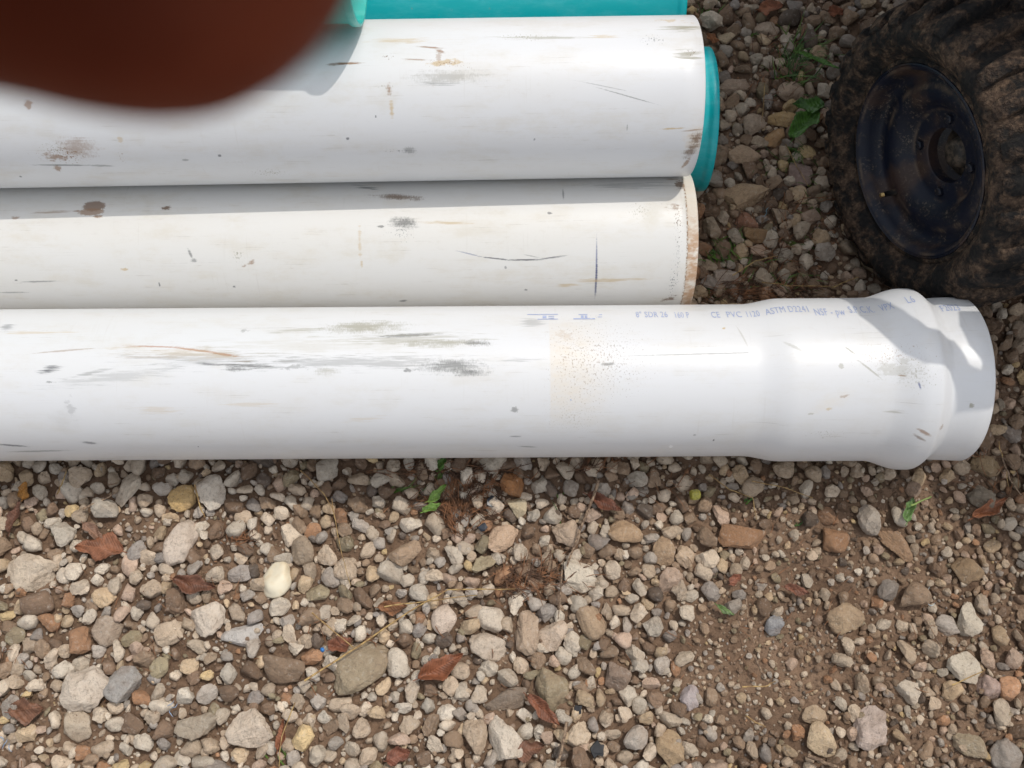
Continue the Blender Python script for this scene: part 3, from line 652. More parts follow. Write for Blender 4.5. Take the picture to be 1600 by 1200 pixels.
# --- single stones that stand out (px, py, half length px, half width px, turn deg, colour, label)
BIG = [
 (430, 905, 29, 22, 68, (232, 222, 198), 'smooth cream white egg shaped pebble, the palest stone in the gravel', 0.0),
 (560, 1041, 50, 32, 38, (150, 138, 118), 'big grey brown stone with a ridge, beside the curled orange leaf', 0.9),
 (438, 1042, 34, 26, -35, (130, 112, 95), 'flat brown oval stone in a muddy hollow, left of the big ridged stone', 0.2),
 (135, 1077, 38, 32, 25, (196, 186, 174), 'large pale pitted stone near the left edge, below the cream chips', 0.5),
 (193, 1070, 30, 26, 10, (150, 148, 146), 'grey and brown two toned stone touching the large pale pitted stone', 0.5),
 (280, 847, 37, 22, 78, (208, 196, 184), 'tall pale pinkish stone like a tooth, right of the flat brown oak leaf', 0.35),
 (48, 893, 38, 28, 10, (196, 184, 168), 'broad pale beige slab of stone at the left edge', 0.6),
 (330, 768, 26, 24, 60, (205, 198, 188), 'pale blocky stone with a sharp ridge just below the front pipe', 0.8),
 (283, 777, 22, 19, 20, (192, 165, 118), 'rough ochre yellow stone just below the front pipe', 0.8),
 (387, 1140, 35, 28, 15, (196, 184, 170), 'pale rounded block at the bottom, left of centre', 0.7),
 (325, 968, 28, 24, 30, (204, 194, 182), 'pale wedge shaped stone above the grey banded one', 0.6),
 (376, 994, 32, 16, 12, (178, 176, 174), 'grey banded oval stone in the left gravel', 0.5),
 (305, 1135, 36, 19, 5, (156, 146, 132), 'flat dull brown stone with a split edge at the bottom left', 0.9),
 (115, 1135, 28, 22, -15, (176, 164, 148), 'dull tan stone below the large pale pitted stone', 0.4),
 (164, 985, 22, 22, 60, (160, 146, 132), 'upright brownish stone in the left gravel, above the large pitted one', 0.4),
 (790, 1152, 26, 32, 5, (224, 214, 200), 'white stone with brown blotches at the bottom centre', 0.6),
 (742, 1152, 19, 26, 0, (172, 156, 138), 'tan stone touching the blotched white one', 0.5),
 (790, 1092, 34, 16, 8, (128, 116, 104), 'wet looking dark flat stone right of the dead leaf', 0.6),
 (865, 1079, 26, 36, 8, (148, 136, 114), 'large olive brown speckled stone in the lower centre', 0.3),
 (824, 988, 22, 32, 15, (172, 154, 136), 'tall tan stone left of the five sided one', 0.6),
 (864, 993, 25, 22, 5, (190, 174, 158), 'flat five sided beige stone in the centre of the gravel', 0.95),
 (927, 972, 22, 26, 15, (164, 144, 122), 'rounded sandy brown stone on the edge of the bare soil', 0.4),
 (768, 965, 23, 19, -35, (210, 200, 186), 'pale oval stone in the middle gravel', 0.1),
 (693, 966, 20, 24, 10, (198, 184, 172), 'pale dimpled oval stone in the middle gravel, left of a similar one', 0.1),
 (762, 1010, 30, 20, -8, (190, 178, 164), 'pale double humped stone above the dark flat one', 0.3),
 (906, 900, 27, 23, -10, (198, 190, 176), 'pale knobbly stone under the long dry stem', 0.5),
 (888, 832, 21, 22, 40, (180, 162, 144), 'tan rounded stone crossed by the long dry stem', 0.3),
 (785, 838, 27, 19, 25, (188, 164, 142), 'pinkish tan stone beside the heap of dry pine needles', 0.7),
 (801, 756, 19, 20, 10, (165, 118, 78), 'orange brown block right below the front pipe', 0.8),
 (811, 790, 15, 16, 20, (188, 176, 150), 'small pale stone touching the orange brown block', 0.5),
 (1162, 837, 38, 18, -5, (142, 110, 84), 'long flat reddish brown stone on the bare soil', 0.5),
 (1038, 859, 17, 24, -4, (160, 138, 114), 'upright rectangular brown stone right of the long dry stem', 0.9),
 (1072, 868, 15, 18, 15, (184, 164, 142), 'tan stone paired with the upright rectangular one', 0.5),
 (978, 828, 27, 18, -5, (166, 142, 116), 'broad sandy stone right of the long dry stem', 0.4),
 (1322, 967, 26, 26, 60, (160, 140, 116), 'flat round tan stone with an orange patch on the right soil', 0.4),
 (1213, 975, 15, 16, 0, (140, 142, 146), 'small blue grey stone in the middle of the right soil', 0.3),
 (1362, 1138, 26, 33, -20, (178, 164, 156), 'large mauve grey stone at the lower right', 0.6),
 (1283, 1158, 22, 28, 20, (186, 168, 142), 'angular sandy stone left of the mauve grey one', 0.9),
 (1510, 1042, 26, 23, -30, (188, 180, 166), 'pale block at the right side of the soil', 0.5),
 (1518, 968, 22, 22, -50, (186, 178, 164), 'pale stone above a dark round one near the right edge', 0.5),
 (1487, 976, 20, 15, -30, (168, 160, 152), 'pale half buried stone left of the pale right edge stone', 0.3),
 (1419, 1080, 19, 17, -20, (184, 174, 160), 'pale stone alone on the right soil', 0.5),
 (1553, 1075, 20, 17, -15, (166, 146, 138), 'mauve oval stone near the right edge', 0.3),
 (1585, 1076, 18, 18, 0, (180, 140, 110), 'orange pink stone at the right edge', 0.4),
 (1520, 1165, 22, 24, 30, (150, 138, 118), 'olive tan stone at the bottom right', 0.6),
 (1576, 1180, 24, 24, 0, (140, 134, 128), 'grey stone in the bottom right corner', 0.4),
 (1520, 890, 27, 20, -22, (140, 120, 96), 'big brown stone in the half shade at the right', 0.4),
 (1405, 850, 15, 30, 35, (146, 120, 96), 'long brown stone pointing down the right soil', 0.6),
 (1305, 843, 22, 20, -30, (140, 108, 82), 'reddish brown stone right of the long flat one', 0.4),
 (1298, 805, 18, 14, -30, (132, 104, 82), 'reddish brown stone below the bell end', 0.4),
 (1275, 1118, 20, 15, 10, (166, 148, 126), 'tan stone above the angular sandy one', 0.5),
 (965, 1056, 22, 22, 20, (134, 118, 106), 'dark purple brown stone on the bare soil edge', 0.8),
 (905, 1150, 18, 22, -25, (190, 174, 154), 'tan block beside the black scrap at the bottom', 0.7),
 (1050, 1170, 22, 26, 25, (158, 138, 112), 'sandy upright stone at the bottom, right of centre', 0.5),
 (1080, 1090, 16, 19, 0, (166, 158, 160), 'grey violet stone on the edge of the bare patch', 0.5),
 # shaded stones between the pipes and the wheel
 (1165, 305, 36, 20, 10, (172, 150, 124), 'broad flat stone in the shade between the pipe ends and the wheel', 0.7),
 (1163, 243, 24, 16, -15, (170, 148, 126), 'tan stone in the shade right of the teal rim', 0.6),
 (1252, 270, 20, 22, 15, (140, 122, 116), 'brown red stone close to the wheel', 0.5),
 (1238, 140, 21, 18, -20, (164, 146, 128), 'round stone in the shade above the green leaves', 0.4),
 (1224, 183, 22, 13, -12, (176, 150, 110), 'ochre stone beside the green leaves', 0.6),
 (1212, 212, 18, 13, 25, (168, 136, 100), 'orange brown stone under the green leaves', 0.4),
 (1181, 362, 18, 17, 40, (140, 114, 84), 'brown oval stone in front of the stained pipe end', 0.3),
 (1137, 429, 20, 16, 5, (170, 158, 148), 'pale round stone beside the stained end of the middle pipe', 0.4),
 (1150, 130, 24, 14, 15, (160, 142, 126), 'ragged tan stone right of the raised white pipe', 0.8),
 (1180, 195, 18, 18, 0, (166, 150, 134), 'ragged pale stone in the middle of the shaded strip', 0.8),
 (1170, 343, 18, 13, -25, (150, 112, 92), 'reddish stone in front of the stained pipe end', 0.6),
 (1200, 40, 20, 15, 10, (166, 150, 134), 'pale ragged stone at the top of the shaded strip', 0.7),
 (1137, 55, 13, 10, 20, (178, 162, 138), 'pale stone right of the top corner of the raised pipe', 0.7),
 (1545, 725, 24, 16, -8, (142, 124, 98), 'tan brown stone beside the bell end, in deep shade', 0.5),
 (1540, 775, 22, 17, -25, (124, 116, 104), 'grey oval stone in deep shade right of the bell end', 0.2),
]
nbig = 0
for k, (px, py, hx, hy, turn, colr, lab, ang) in enumerate(BIG):
    rg = np.random.default_rng(100 + k)
    P = gp(px, py, 0.008)
    dep = (P - CAMP) @ FW; s_ = dep / F
    a_, b2 = hx * s_, hy * s_ / 0.97
    v, f = rock(4, rg, min(1, ang + 0.15), 0.012 if ang < 0.15 else 0.04)
    v = v - (v.max(0) + v.min(0)) / 2
    e = v.max(0); v = v / e
    hz = min(a_, b2) * rg.uniform(0.55, 0.75)
    v = v * np.array([a_, b2, hz]) * 1.04
    zc = soil_z(P[0], P[1]) + hz * 0.62
    g = pipe_gap(P[0], P[1])
    if zc + hz > g: zc = g - hz - 0.001
    th = radians(turn)
    col = np.array(lin(*colr)) * np.array([1.16, 1.10, 1.03]); col = col * min(1, 0.66 / col.max())
    o = link_mesh('stone', v, f, STONE, None, ang < 0.45, colors=np.repeat(col[None, :], len(v), 0))
    if k == 0:
        sm = NB('smooth cream pebble', 0.55, 0.35); oc_ = sm.obj()
        sm.color(sm.mix(sm.math('MULTIPLY', sm.ramp(sm.noise(oc_, 60, 4), 0.45, 0.7), 0.4), lin(218, 208, 184), lin(205, 180, 140))); o.data.materials[0] = sm.m
    o.location = (P[0], P[1], zc); o.rotation_euler = (rg.uniform(-.12, .12), rg.uniform(-.12, .12), th)
    setp(o, lab, 'stone', 'single stones that stand out from the gravel')
    disk(P[0], P[1], a_, b2, th, frac=0.93)

LEAVES = [
 (155, 856, 37, 20, 172, (158, 96, 64), 'flat reddish brown oval leaf at the upper left of the gravel', 0.10),
 (688, 1041, 40, 17, 28, (150, 82, 48), 'curled orange brown leaf beside the big ridged stone', 0.9),
 (850, 1109, 34, 12, -38, (140, 76, 48), 'narrow pointed rust coloured leaf right of the wet dark stone', 0.5),
 (21, 806, 26, 9, 80, (100, 56, 42), 'dark brown narrow leaf at the left edge below the front pipe', 0.8),
 (37, 766, 14, 10, 80, (205, 140, 40), 'small yellow orange leaf at the left edge below the front pipe', 0.3),
 (530, 1005, 20, 14, 30, (140, 78, 54), 'red brown leaf scrap behind the big ridged stone', 0.5),
 (612, 946, 24, 11, 5, (150, 98, 58), 'orange brown leaf scrap under the yellow straw', 0.4),
 (437, 1148, 24, 7, 80, (150, 84, 50), 'thin rust coloured leaf standing between stones at the lower left', 0.8),
 (828, 1172, 24, 14, 10, (120, 76, 56), 'dull brown leaf at the bottom below the blotched white stone', 0.5),
 (40, 1108, 27, 19, 10, (128, 84, 62), 'broad dull brown leaf at the left edge near the bottom', 0.3),
 (305, 912, 34, 14, -12, (112, 66, 50), 'crumpled dark reddish leaf near the middle left', 0.9),
 (945, 784, 30, 11, -24, (112, 54, 36), 'dark red leaf right of the long dry stem', 0.7),
 (622, 1182, 20, 14, 20, (130, 66, 48), 'red brown leaf at the bottom edge', 0.4),
 (1246, 921, 20, 8, -12, (130, 74, 54), 'small red brown leaf piece on the bare soil', 0.4),
 (1548, 792, 36, 11, 30, (160, 92, 52), 'orange brown folded leaf in the shade right of the bell end', 0.8),
 (1206, 8, 20, 14, 10, (165, 95, 58), 'orange brown leaf at the top edge right of the teal pipe', 0.3),
 (1308, 16, 13, 11, 30, (160, 88, 55), 'small round orange leaf at the top edge near the tyre', 0.3),
 (1114, 57, 12, 8, -10, (175, 105, 50), 'small orange leaf touching the raised pipe corner', 0.3),
 (145, 832, 22, 9, -40, (150, 116, 96), 'pale brown narrow leaf above the flat reddish oval leaf', 0.5),
 (1150, 905, 12, 8, 40, (150, 84, 60), 'tiny rust leaf piece near the stones of the right gravel', 0.4)]
for a in LEAVES:
    P = gp(a[0], a[1], 0.01); q = ((P - CAMP) @ FW) / F; disk(P[0], P[1], a[2] * q, a[3] * q, radians(a[4]), frac=0.8)

# --- the rest of the gravel
bulk = Bulk()
def in_view(x, y, m=40):
    px, py = pj((x, y, 0)); return -m < px < 1600 + m and -m < py < 1200 + m
def hidden(x, y):
    """deep below the pile, where nothing shows"""
    return x < 0.22 and 0.02 < y < 0.75
def scatter(n, r0, r1, sub, fr, maxhit, embed, barek, viewonly=False, lift_=0.0):
    cnt = 0
    for _ in range(n):
        x = RNG.uniform(GX0 + 0.04, GX1 - 0.04); y = RNG.uniform(GY0 + 0.04, GY1 - 0.04)
        if hidden(x, y): continue
        if viewonly and not in_view(x, y): continue
        bk = bare(x, y)
        if RNG.random() < bk * barek: continue
        px, py = pj((x, y, 0))
        if px > 960 and py > 700 and r0 > 0.006 and RNG.random() < (0.8 if r0 > 0.0100 else 0.35) * min(1, (px - 960) / 160): continue
        t = RNG.random(); r = r0 + (r1 - r0) * t ** 1.6
        asp = RNG.uniform(0.72, 0.95); th = RNG.uniform(0, pi)
        if free(x, y, r, r * asp, th, fr) > maxhit: continue
        disk(x, y, r, r * asp, th, frac=0.97)
        v, f = PROT[sub][RNG.integers(len(PROT[sub]))]
        right = 1 / (1 + math.exp(-(px - 1050) / 90)) if py > 600 else 0.85
        if RNG.random() < 0.18: right = 0.5
        wts = PW * (1 - right) + WB * right
        col = PC[RNG.choice(len(PC), p=wts)] * RNG.uniform(0.72, 1.15) * (1 - 0.2 * right) * (1 - right * np.array([0, 0.04, 0.09]))
        hz = r * 0.6
        z = soil_z(x, y) + hz * embed + lift_
        g = pipe_gap(x, y)
        if z + hz > g: z = g - hz - 0.001
        sc_ = r * 1.06
        bulk.put(v, f, np.array([x, y, z]), sc_, rotm(th, RNG.uniform(0, 0.85), RNG), col); cnt += 1
    print('scatter', r0, cnt)
scatter(1800, 0.015, 0.025, 3, 0.86, 0, 0.8, 1.0)
scatter(34000, 0.0105, 0.0165, 3, 0.84, 2, 0.85, 1.0)
scatter(52000, 0.0066, 0.0108, 2, 0.86, 2, 0.85, 0.9)
scatter(70000, 0.0040, 0.0070, 2, 0.9, 2, 0.75, 0.75)
scatter(5000, 0.0045, 0.0085, 2, 0.9, 99, 1.0, 0.85, True, 0.003)
scatter(110000, 0.0022, 0.0042, 1, 0.9, 2, 0.6, 0.3, True)
bulk.build('gravel', STONE, 'loose pale limestone gravel and pebbles covering the soil')
print('gravel verts', bulk.n)

# ------------------------------------------------------------------ parked tractor: wheel at the right, the rest just out of the picture
WC = np.array([0.587, 0.3015, 0.217]); wn = np.array([-cos(-0.322) * cos(0.12), sin(-0.322) * cos(0.12), sin(0.12)])
wn /= np.linalg.norm(wn); wu = np.cross(wn, [0, 0, 1]); wu /= np.linalg.norm(wu); ww = np.cross(wu, wn)
WM = Matrix(((wn[0], wu[0], ww[0]), (wn[1], wu[1], ww[1]), (wn[2], wu[2], ww[2])))
tr = empty('parked_tractor', (WC[0], WC[1], 0.0), None, 'parked tractor showing its muddy lugged tyre and dark blue rim beside the bell end', 'tractor')

def wheel_mats():
    b = NB('muddy rubber', 0.85, 0.2); oc = b.obj()
    n = b.noise(oc, 26, 5, 0.65); n2 = b.noise(oc, 140, 5, 0.7); n3 = b.noise(b.mapping(oc, sc=(1, 1, 1)), 60, 4, 0.6)
    c = b.mix(b.ramp(n2, 0.35, 0.7), (0.010, 0.010, 0.011), (0.026, 0.023, 0.020))
    m = b.math('MULTIPLY', b.ramp(n, 0.40, 0.58), b.ramp(n3, 0.32, 0.56))
    c = b.mix(b.math('MULTIPLY', m, 0.8), c, b.mix(b.ramp(n2, 0.4, 0.65), lin(82, 66, 54), lin(118, 97, 79)))
    b.color(c); b.bump(b.math('ADD', b.math('MULTIPLY', m, 1.5), n2), 0.8, 0.003)
    r = NB('dark blue rim paint', 0.5, 0.4); oc = r.obj()
    q = r.noise(oc, 30, 5, 0.6); q2 = r.noise(oc, 220, 4, 0.75)
    c = r.mix(r.ramp(q, 0.35, 0.7), (0.006, 0.009, 0.022), (0.010, 0.011, 0.016))
    c = r.mix(r.math('MULTIPLY', r.math('MULTIPLY', r.ramp(q2, 0.52, 0.68), r.ramp(q, 0.42, 0.6)), 0.75), c, lin(120, 106, 94))
    c = r.mix(r.math('MULTIPLY', r.ramp(r.noise(oc, 14, 3, 0.5), 0.52, 0.66), 0.45), c, lin(92, 68, 50))
    sx = r.node('ShaderNodeSeparateXYZ'); r.l.new(oc, sx.inputs[0])
    rad = r.math('POWER', r.math('ADD', r.math('MULTIPLY', sx.outputs[1], sx.outputs[1]), r.math('MULTIPLY', sx.outputs[2], sx.outputs[2])), 0.5)
    for rc, wd_ in ((0.104, 0.007), (0.068, 0.004), (0.134, 0.003)):
        dd_ = r.math('ABSOLUTE', r.math('SUBTRACT', rad, rc))
        c = r.mix(r.math('MULTIPLY', r.math('MULTIPLY', r.ramp(dd_, wd_, 0.0), r.ramp(q, 0.40, 0.62)), 0.65), c, lin(104, 88, 74))
    r.color(c); r.bump(q2, 0.4, 0.001)
    return b.m, r.m
RUB, RIMM = wheel_mats()

def make_wheel(root, C, M, outer=True):
    """local +x points out of the wheel face; face plane at x=0"""
    def part(o, par=None):
        o.parent = par or root
        L = Matrix.Translation(Vector(C) - root.location) @ M.to_4x4()
        if par is None: o.matrix_local = L
        return o
    g = Geo()
    W_ = 0.165
    # carcass
    prof = [(-0.012, 0.133), (0.002, 0.1395), (0.006, 0.1415), (0.006, 0.1455), (0.004, 0.148), (0.014, 0.156), (0.024, 0.167), (0.027, 0.178), (0.022, 0.188), (0.012, 0.195), (-0.004, 0.200), (-0.03, 0.203), (-0.08, 0.206), (-W_ + 0.035, 0.203), (-W_ + 0.01, 0.199), (-W_, 0.19), (-W_ - 0.008, 0.17), (-W_ + 0.002, 0.145), (-W_ + 0.02, 0.133)]
    vs = []; n = 180
    for (x, r) in prof:
        for k in range(n):
            a = 2 * pi * k / n
            rr = r * (1 + 0.028 * min(1, max(0, (r - 0.15) / 0.04))) + (0.0012 * sin(a * 31 + x * 90) + 0.001 * sin(a * 17 + r * 300)) * (1 if r > 0.15 else 0)
            vs.append((x + 0.0008 * sin(a * 23), rr * sin(a), rr * cos(a)))
    fs = []
    for i_ in range(len(prof) - 1):
        for k in range(n):
            k2 = (k + 1) % n; fs.append((i_ * n + k, i_ * n + k2, (i_ + 1) * n + k2, (i_ + 1) * n + k))
    g.add(vs, fs)
    # lugs: bars that start on the shoulder and run to the middle of the tread, alternating sides
    N = 26
    rg = random.Random(3)
    for side in (0, 1):
        for k in range(N):
            a0 = 2 * pi * (k + 0.5 * side) / N + rg.uniform(-0.012, 0.012)
            path = []
            for t, (x, rr) in enumerate([(0.021, 0.188), (0.013, 0.1945), (-0.002, 0.2005), (-0.025, 0.204), (-0.055, 0.206), (-0.088, 0.207)]):
                xx = x if side == 0 else -W_ - x + 0.0
                path.append((xx, rr, a0 + 0.055 * t / 5 * (1 if t > 1 else 0.4)))
            hh = [0.002, 0.007, 0.0125, 0.0155, 0.015, 0.013]
            wd = [0.011, 0.0125, 0.0125, 0.012, 0.0115, 0.011]
            vs = []
            for t, (x, rr, a) in enumerate(path):
                h_ = hh[t] + rg.uniform(-0.001, 0.001); w2 = wd[t] * rg.uniform(0.92, 1.06)
                outx = (0.004 if t == 0 else 0.006 if t == 1 else 0.003 if t == 2 else 0) * (1 if side == 0 else -1)
                for (ro, ww_, ox) in ((-0.004, 1.15, 0), (h_ * 0.8, 0.95, outx * 0.8), (h_, 0.7, outx), (h_, -0.7, outx), (h_ * 0.8, -0.95, outx * 0.8), (-0.004, -1.15, 0)):
                    r2 = rr * 1.028 + ro; aa = a + ww_ * w2 / 0.205
                    vs.append((x + ox, r2 * sin(aa), r2 * cos(aa)))
            fs = []
            for t in range(len(path) - 1):
                for q in range(5):
                    A = t * 6 + q; fs.append((A, A + 1, A + 7, A + 6))
            fs.append((0, 1, 2, 3, 4, 5)); e_ = (len(path) - 1) * 6; fs.append(tuple(e_ + q for q in range(5, -1, -1)))
            g.add(vs, fs)
    part(g.build('tyre', RUB, None, True)).data.set_sharp_from_angle(angle=radians(40))
    # rim: flange, barrel, dished disc with a step
    g = Geo()
    g.lathe_x([(-0.02, 0.1295), (0.000, 0.133), (0.0055, 0.1375), (0.0075, 0.1385), (0.0065, 0.1405), (0.003, 0.1405), (0.0065, 0.1365), (0.003, 0.1315), (-0.010, 0.1275), (-0.022, 0.124), (-0.026, 0.120), (-0.026, 0.110), (-0.023, 0.100), (-0.024, 0.090), (-0.034, 0.076), (-0.044, 0.070), (-0.046, 0.062), (-0.046, 0.043), (-0.048, 0.040), (-0.064, 0.040)], 96)
    g.lathe_x([(-0.03, 0.122), (-W_, 0.130)], 64)
    rim = part(g.build('rim', RIMM, None, True)); rim.data.set_sharp_from_angle(angle=radians(50))
    g = Geo(); g.lathe_x([(-0.11, 0.038), (-0.078, 0.038), (-0.074, 0.034), (-0.074, 0.024), (-0.060, 0.020), (-0.056, 0.014), (-0.056, 0.0)], 40)
    hub = g.build('hub', GREASE, rim)
    brass = NB('brass valve', 0.35); brass.p.inputs['Metallic'].default_value = 0.8; brass.color((0.5, 0.34, 0.14))
    g = Geo(); g.tube([(-0.026, 0, 0), (-0.012, 0.001, 0.0), (-0.002, 0.001, 0)], [0.0055, 0.0045, 0.004], 14)
    vst = g.build('valve_stem', RUB, rim)
    g = Geo(); g.tube([(-0.002, 0.001, 0), (0.003, 0.001, 0), (0.0031, 0.001, 0), (0.0005, 0.001, 0)], [0.0034, 0.0034, 0.002, 0.0018], 14)
    vc = g.build('valve_cap', brass.m, rim)
    # angle that puts the valve at its place in the picture
    best = min(((pj(np.array(C) + np.array(M @ Vector((-0.005, 0.098 * sin(a), 0.098 * cos(a)))))[0] - 1392) ** 2 + (pj(np.array(C) + np.array(M @ Vector((-0.005, 0.098 * sin(a), 0.098 * cos(a)))))[1] - 298) ** 2, a) for a in np.linspace(0, 2 * pi, 200))[1]
    for o in (vst, vc): o.location = (0, 0.105 * sin(best), 0.105 * cos(best))
    for k in range(4):
        a = best + 0.75 + k * pi / 2
        g = Geo(); g.lathe_x([(-0.050, 0.0105), (-0.047, 0.0105), (-0.046, 0.0075)], 6); g.lathe_x([(-0.046, 0.0075), (-0.041, 0.0072), (-0.0395, 0.005), (-0.0395, 0.0)], 6)
        bo = g.build('wheel_bolt', RIMM, rim, False); bo.location = (0, 0.055 * sin(a), 0.055 * cos(a))
    return rim

gm = NB('greasy dark hub', 0.6); gm.color(gm.mix(gm.ramp(gm.noise(gm.obj(), 80, 5, 0.7), 0.4, 0.65), (0.02, 0.016, 0.012), (0.11, 0.08, 0.055))); GREASE = gm.m
make_wheel(tr, WC, WM)

def rear_wheel():
    g = Geo(); g.lathe_x([(0, 0.20), (0.02, 0.215), (0.03, 0.27), (0.015, 0.33), (-0.02, 0.355), (-0.13, 0.36), (-0.24, 0.355), (-0.275, 0.33), (-0.29, 0.27), (-0.28, 0.215), (-0.26, 0.20)], 96)
    for k in range(22):
        for sd2 in (0, 1):
            a = 2 * pi * (k + .5 * sd2) / 22; x0 = 0.02 if not sd2 else -0.28; x1 = -0.13
            for t in range(4):
                xx = x0 + (x1 - x0) * (t + .5) / 4; aa = a + 0.05 * t
                g.box((xx, 0.372 * sin(aa), 0.372 * cos(aa)), (0.045, 0.04, 0.04), 0.2)
    o = g.build('tyre', RUB, tr); o.location = Vector((0.98, 1.42, 0.385)) - tr.location; o.rotation_euler = (0, 0, pi)
    o.location.x = 0.70 - tr.location.x
    g = Geo(); g.lathe_x([(0.0, 0.215), (-0.01, 0.20), (0.06, 0.19), (0.08, 0.10), (0.07, 0.0)], 64)
    q = g.build('rim', RIMM, tr); q.location = o.location; q.rotation_euler = o.rotation_euler
rear_wheel()
def body_mat():
    b = NB('dull dark blue bodywork', 0.45); oc = b.obj()
    b.color(b.mix(b.ramp(b.noise(oc, 6, 5), 0.45, 0.7), (0.02, 0.035, 0.11), (0.10, 0.075, 0.055))); return b.m
BODY = body_mat()
def tpart(name, g, mat, par=None):
    o = g.build(name, mat, tr)
    o.location = -Vector(tr.location)
    return o
# axle, knuckle, chassis, engine hood, mudguard (placed in world coordinates, all right of or above the picture)
g = Geo(); g.tube([Vector(WC - wn * 0.10), Vector(WC - wn * 0.20), Vector(WC - wn * 0.24) + Vector((0.03, 0, 0.06))], 0.03, 16); g.tube([(0.86, 0.39, 0.28), (1.3, 0.42, 0.34), (1.75, 0.42, 0.28)], [0.035, 0.05, 0.035], 16)
g.tube([(0.86, 0.39, 0.14), (0.86, 0.39, 0.34)], 0.03, 16)
tpart('front_axle', g, GREASE)
g = Geo(); g.box((1.34, 1.15, 0.50), (0.42, 1.9, 0.24), 0.12); g.box((1.34, 0.16, 0.62), (0.50, 0.10, 0.34), 0.2)
tpart('chassis', g, GREASE)
g = Geo(); g.box((1.34, 0.95, 0.90), (0.60, 1.5, 0.52), 0.16); g.box((1.34, 0.17, 0.86), (0.50, 0.06, 0.36), 0.2)
tpart('hood', g, BODY)
g = Geo(); g.box((0.87, 1.03, 0.74), (0.74, 1.2, 0.05), 0.3); g.box((0.87, 1.58, 0.60), (0.70, 0.05, 0.30), 0.3)
tpart('running_board', g, BODY)
def sun_plate(name, px, z0, th, mat, pipe=None, extra=()):
    """added unseen plate at height z0, cut so its shadow edge runs through these points on the bell"""
    P = pipe or PB; pts = []
    for q in px:
        if len(q) == 3: p = gp(q[0], q[1], q[2])
        else:
            u, a = P.uv(q[0], q[1], RB); a /= P.r; r = front_r(u)
            u, a = P.uv(q[0], q[1], r); a /= P.r
            p = P.o + P.ex * u + r * (P.ey * sin(a) + P.ez * cos(a))
        t = (z0 - p[2]) / SUN.z; pts.append((p[0] + SUN.x * t, p[1] + SUN.y * t))
    pts += list(extra)
    bm = bmesh.new(); f = bm.faces.new([bm.verts.new((x, y, z0)) for x, y in pts]); bmesh.ops.recalc_face_normals(bm, faces=[f])
    r_ = bmesh.ops.extrude_face_region(bm, geom=[f]); bmesh.ops.translate(bm, verts=[v for v in r_['geom'] if isinstance(v, bmesh.types.BMVert)], vec=(0, 0, th))
    bmesh.ops.recalc_face_normals(bm, faces=bm.faces[:]); bmesh.ops.triangulate(bm, faces=bm.faces[:]); bm.verts.index_update()
    g = Geo(); g.add([v.co[:] for v in bm.verts], [[v.index for v in f.verts] for f in bm.faces]); bm.free()
    o = g.build(name, mat, tr, False); o.location = -Vector(tr.location); return o, pts
_, pl1 = sun_plate('bell_shadow_plate', [(1309, 463), (1345, 490), (1382, 518), (1420, 546), (1452, 562), (1488, 578), (1499, 600), (1503, 637), (1552, 633), (1560, 650, 0.06), (1572, 755, 0.0), (1600, 880, 0.0), (1740, 900, 0.0), (1740, 486, 0.10), (1560, 484, 0.18), (1531, 487), (1500, 486), (1502, 505), (1518, 535), (1540, 560), (1538, 580), (1515, 570), (1490, 532), (1450, 512), (1425, 492), (1398, 473), (1365, 463)], 0.62, 0.012, GREASE)  # out-of-view plate added under the tractor root, outlined to shape the bell's shadow
print('plate', [tuple(round(c, 3) for c in p) for p in pl1])
# ------------------------------------------------------------------ hand and phone at the lens
LM = Matrix(((1, 0, 0), (0, cos(AL), -sin(AL)), (0, sin(AL), cos(AL))))
def L2W(p): return Vector((0, YC, H)) + LM @ Vector(p)
def skin_body(name, chains, mat, parent=None, root=0, sub=2):
    """chains: list of lists of (key, (x,y,z), radius); shared keys join"""
    keys = {}; vs = []; rs = []; es = []
    for ch in chains:
        prev = None
        for (k, p, r) in ch:
            if k not in keys: keys[k] = len(vs); vs.append(p); rs.append(r)
            if prev is not None: es.append((prev, keys[k]))
            prev = keys[k]
    me = bpy.data.meshes.new(name); me.from_pydata([tuple(p) for p in vs], es, [])
    o = bpy.data.objects.new(name, me); COL.objects.link(o)
    if parent: o.parent = parent
    sk = o.modifiers.new('skin', 'SKIN'); sk.use_smooth_shade = True
    for i_, r in enumerate(rs):
        me.skin_vertices[0].data[i_].radius = (r, r) if not isinstance(r, tuple) else r
        me.skin_vertices[0].data[i_].use_root = (i_ == root)
    ss = o.modifiers.new('sub', 'SUBSURF'); ss.levels = sub; ss.render_levels = sub
    me.materials.append(mat); return o
sk = NB('brown skin', 0.6, 0.12); oc = sk.obj()
sn = sk.noise(oc, 900, 4, 0.6)
sk.color(sk.mix(sk.ramp(sk.noise(oc, 90, 3), 0.35, 0.65), (0.22, 0.055, 0.028), (0.16, 0.034, 0.016)))
sk.p.inputs['Subsurface Weight'].default_value = 0.25; sk.p.inputs['Subsurface Radius'].default_value = (0.004, 0.0012, 0.0006); sk.p.inputs['Subsurface Scale'].default_value = 0.6
sk.bump(sn, 0.3, 0.0004)
hand = empty('hand', (0, YC, H), LM, 'hand whose dark brown out of focus fingertip covers the top left corner', 'hand')
TZ = -0.0385
def lp(px, py, z): return ((px - 800) / F * -z, (600 - py) / F * -z, z)
tip = lp(215, -178, TZ)
i1 = (tip[0] - 0.0115, tip[1] + 0.0031, TZ)
i2 = (tip[0] - 0.0255, tip[1] + 0.0080, TZ + 0.0005)
i3 = (tip[0] - 0.048, tip[1] + 0.0125, TZ + 0.004)
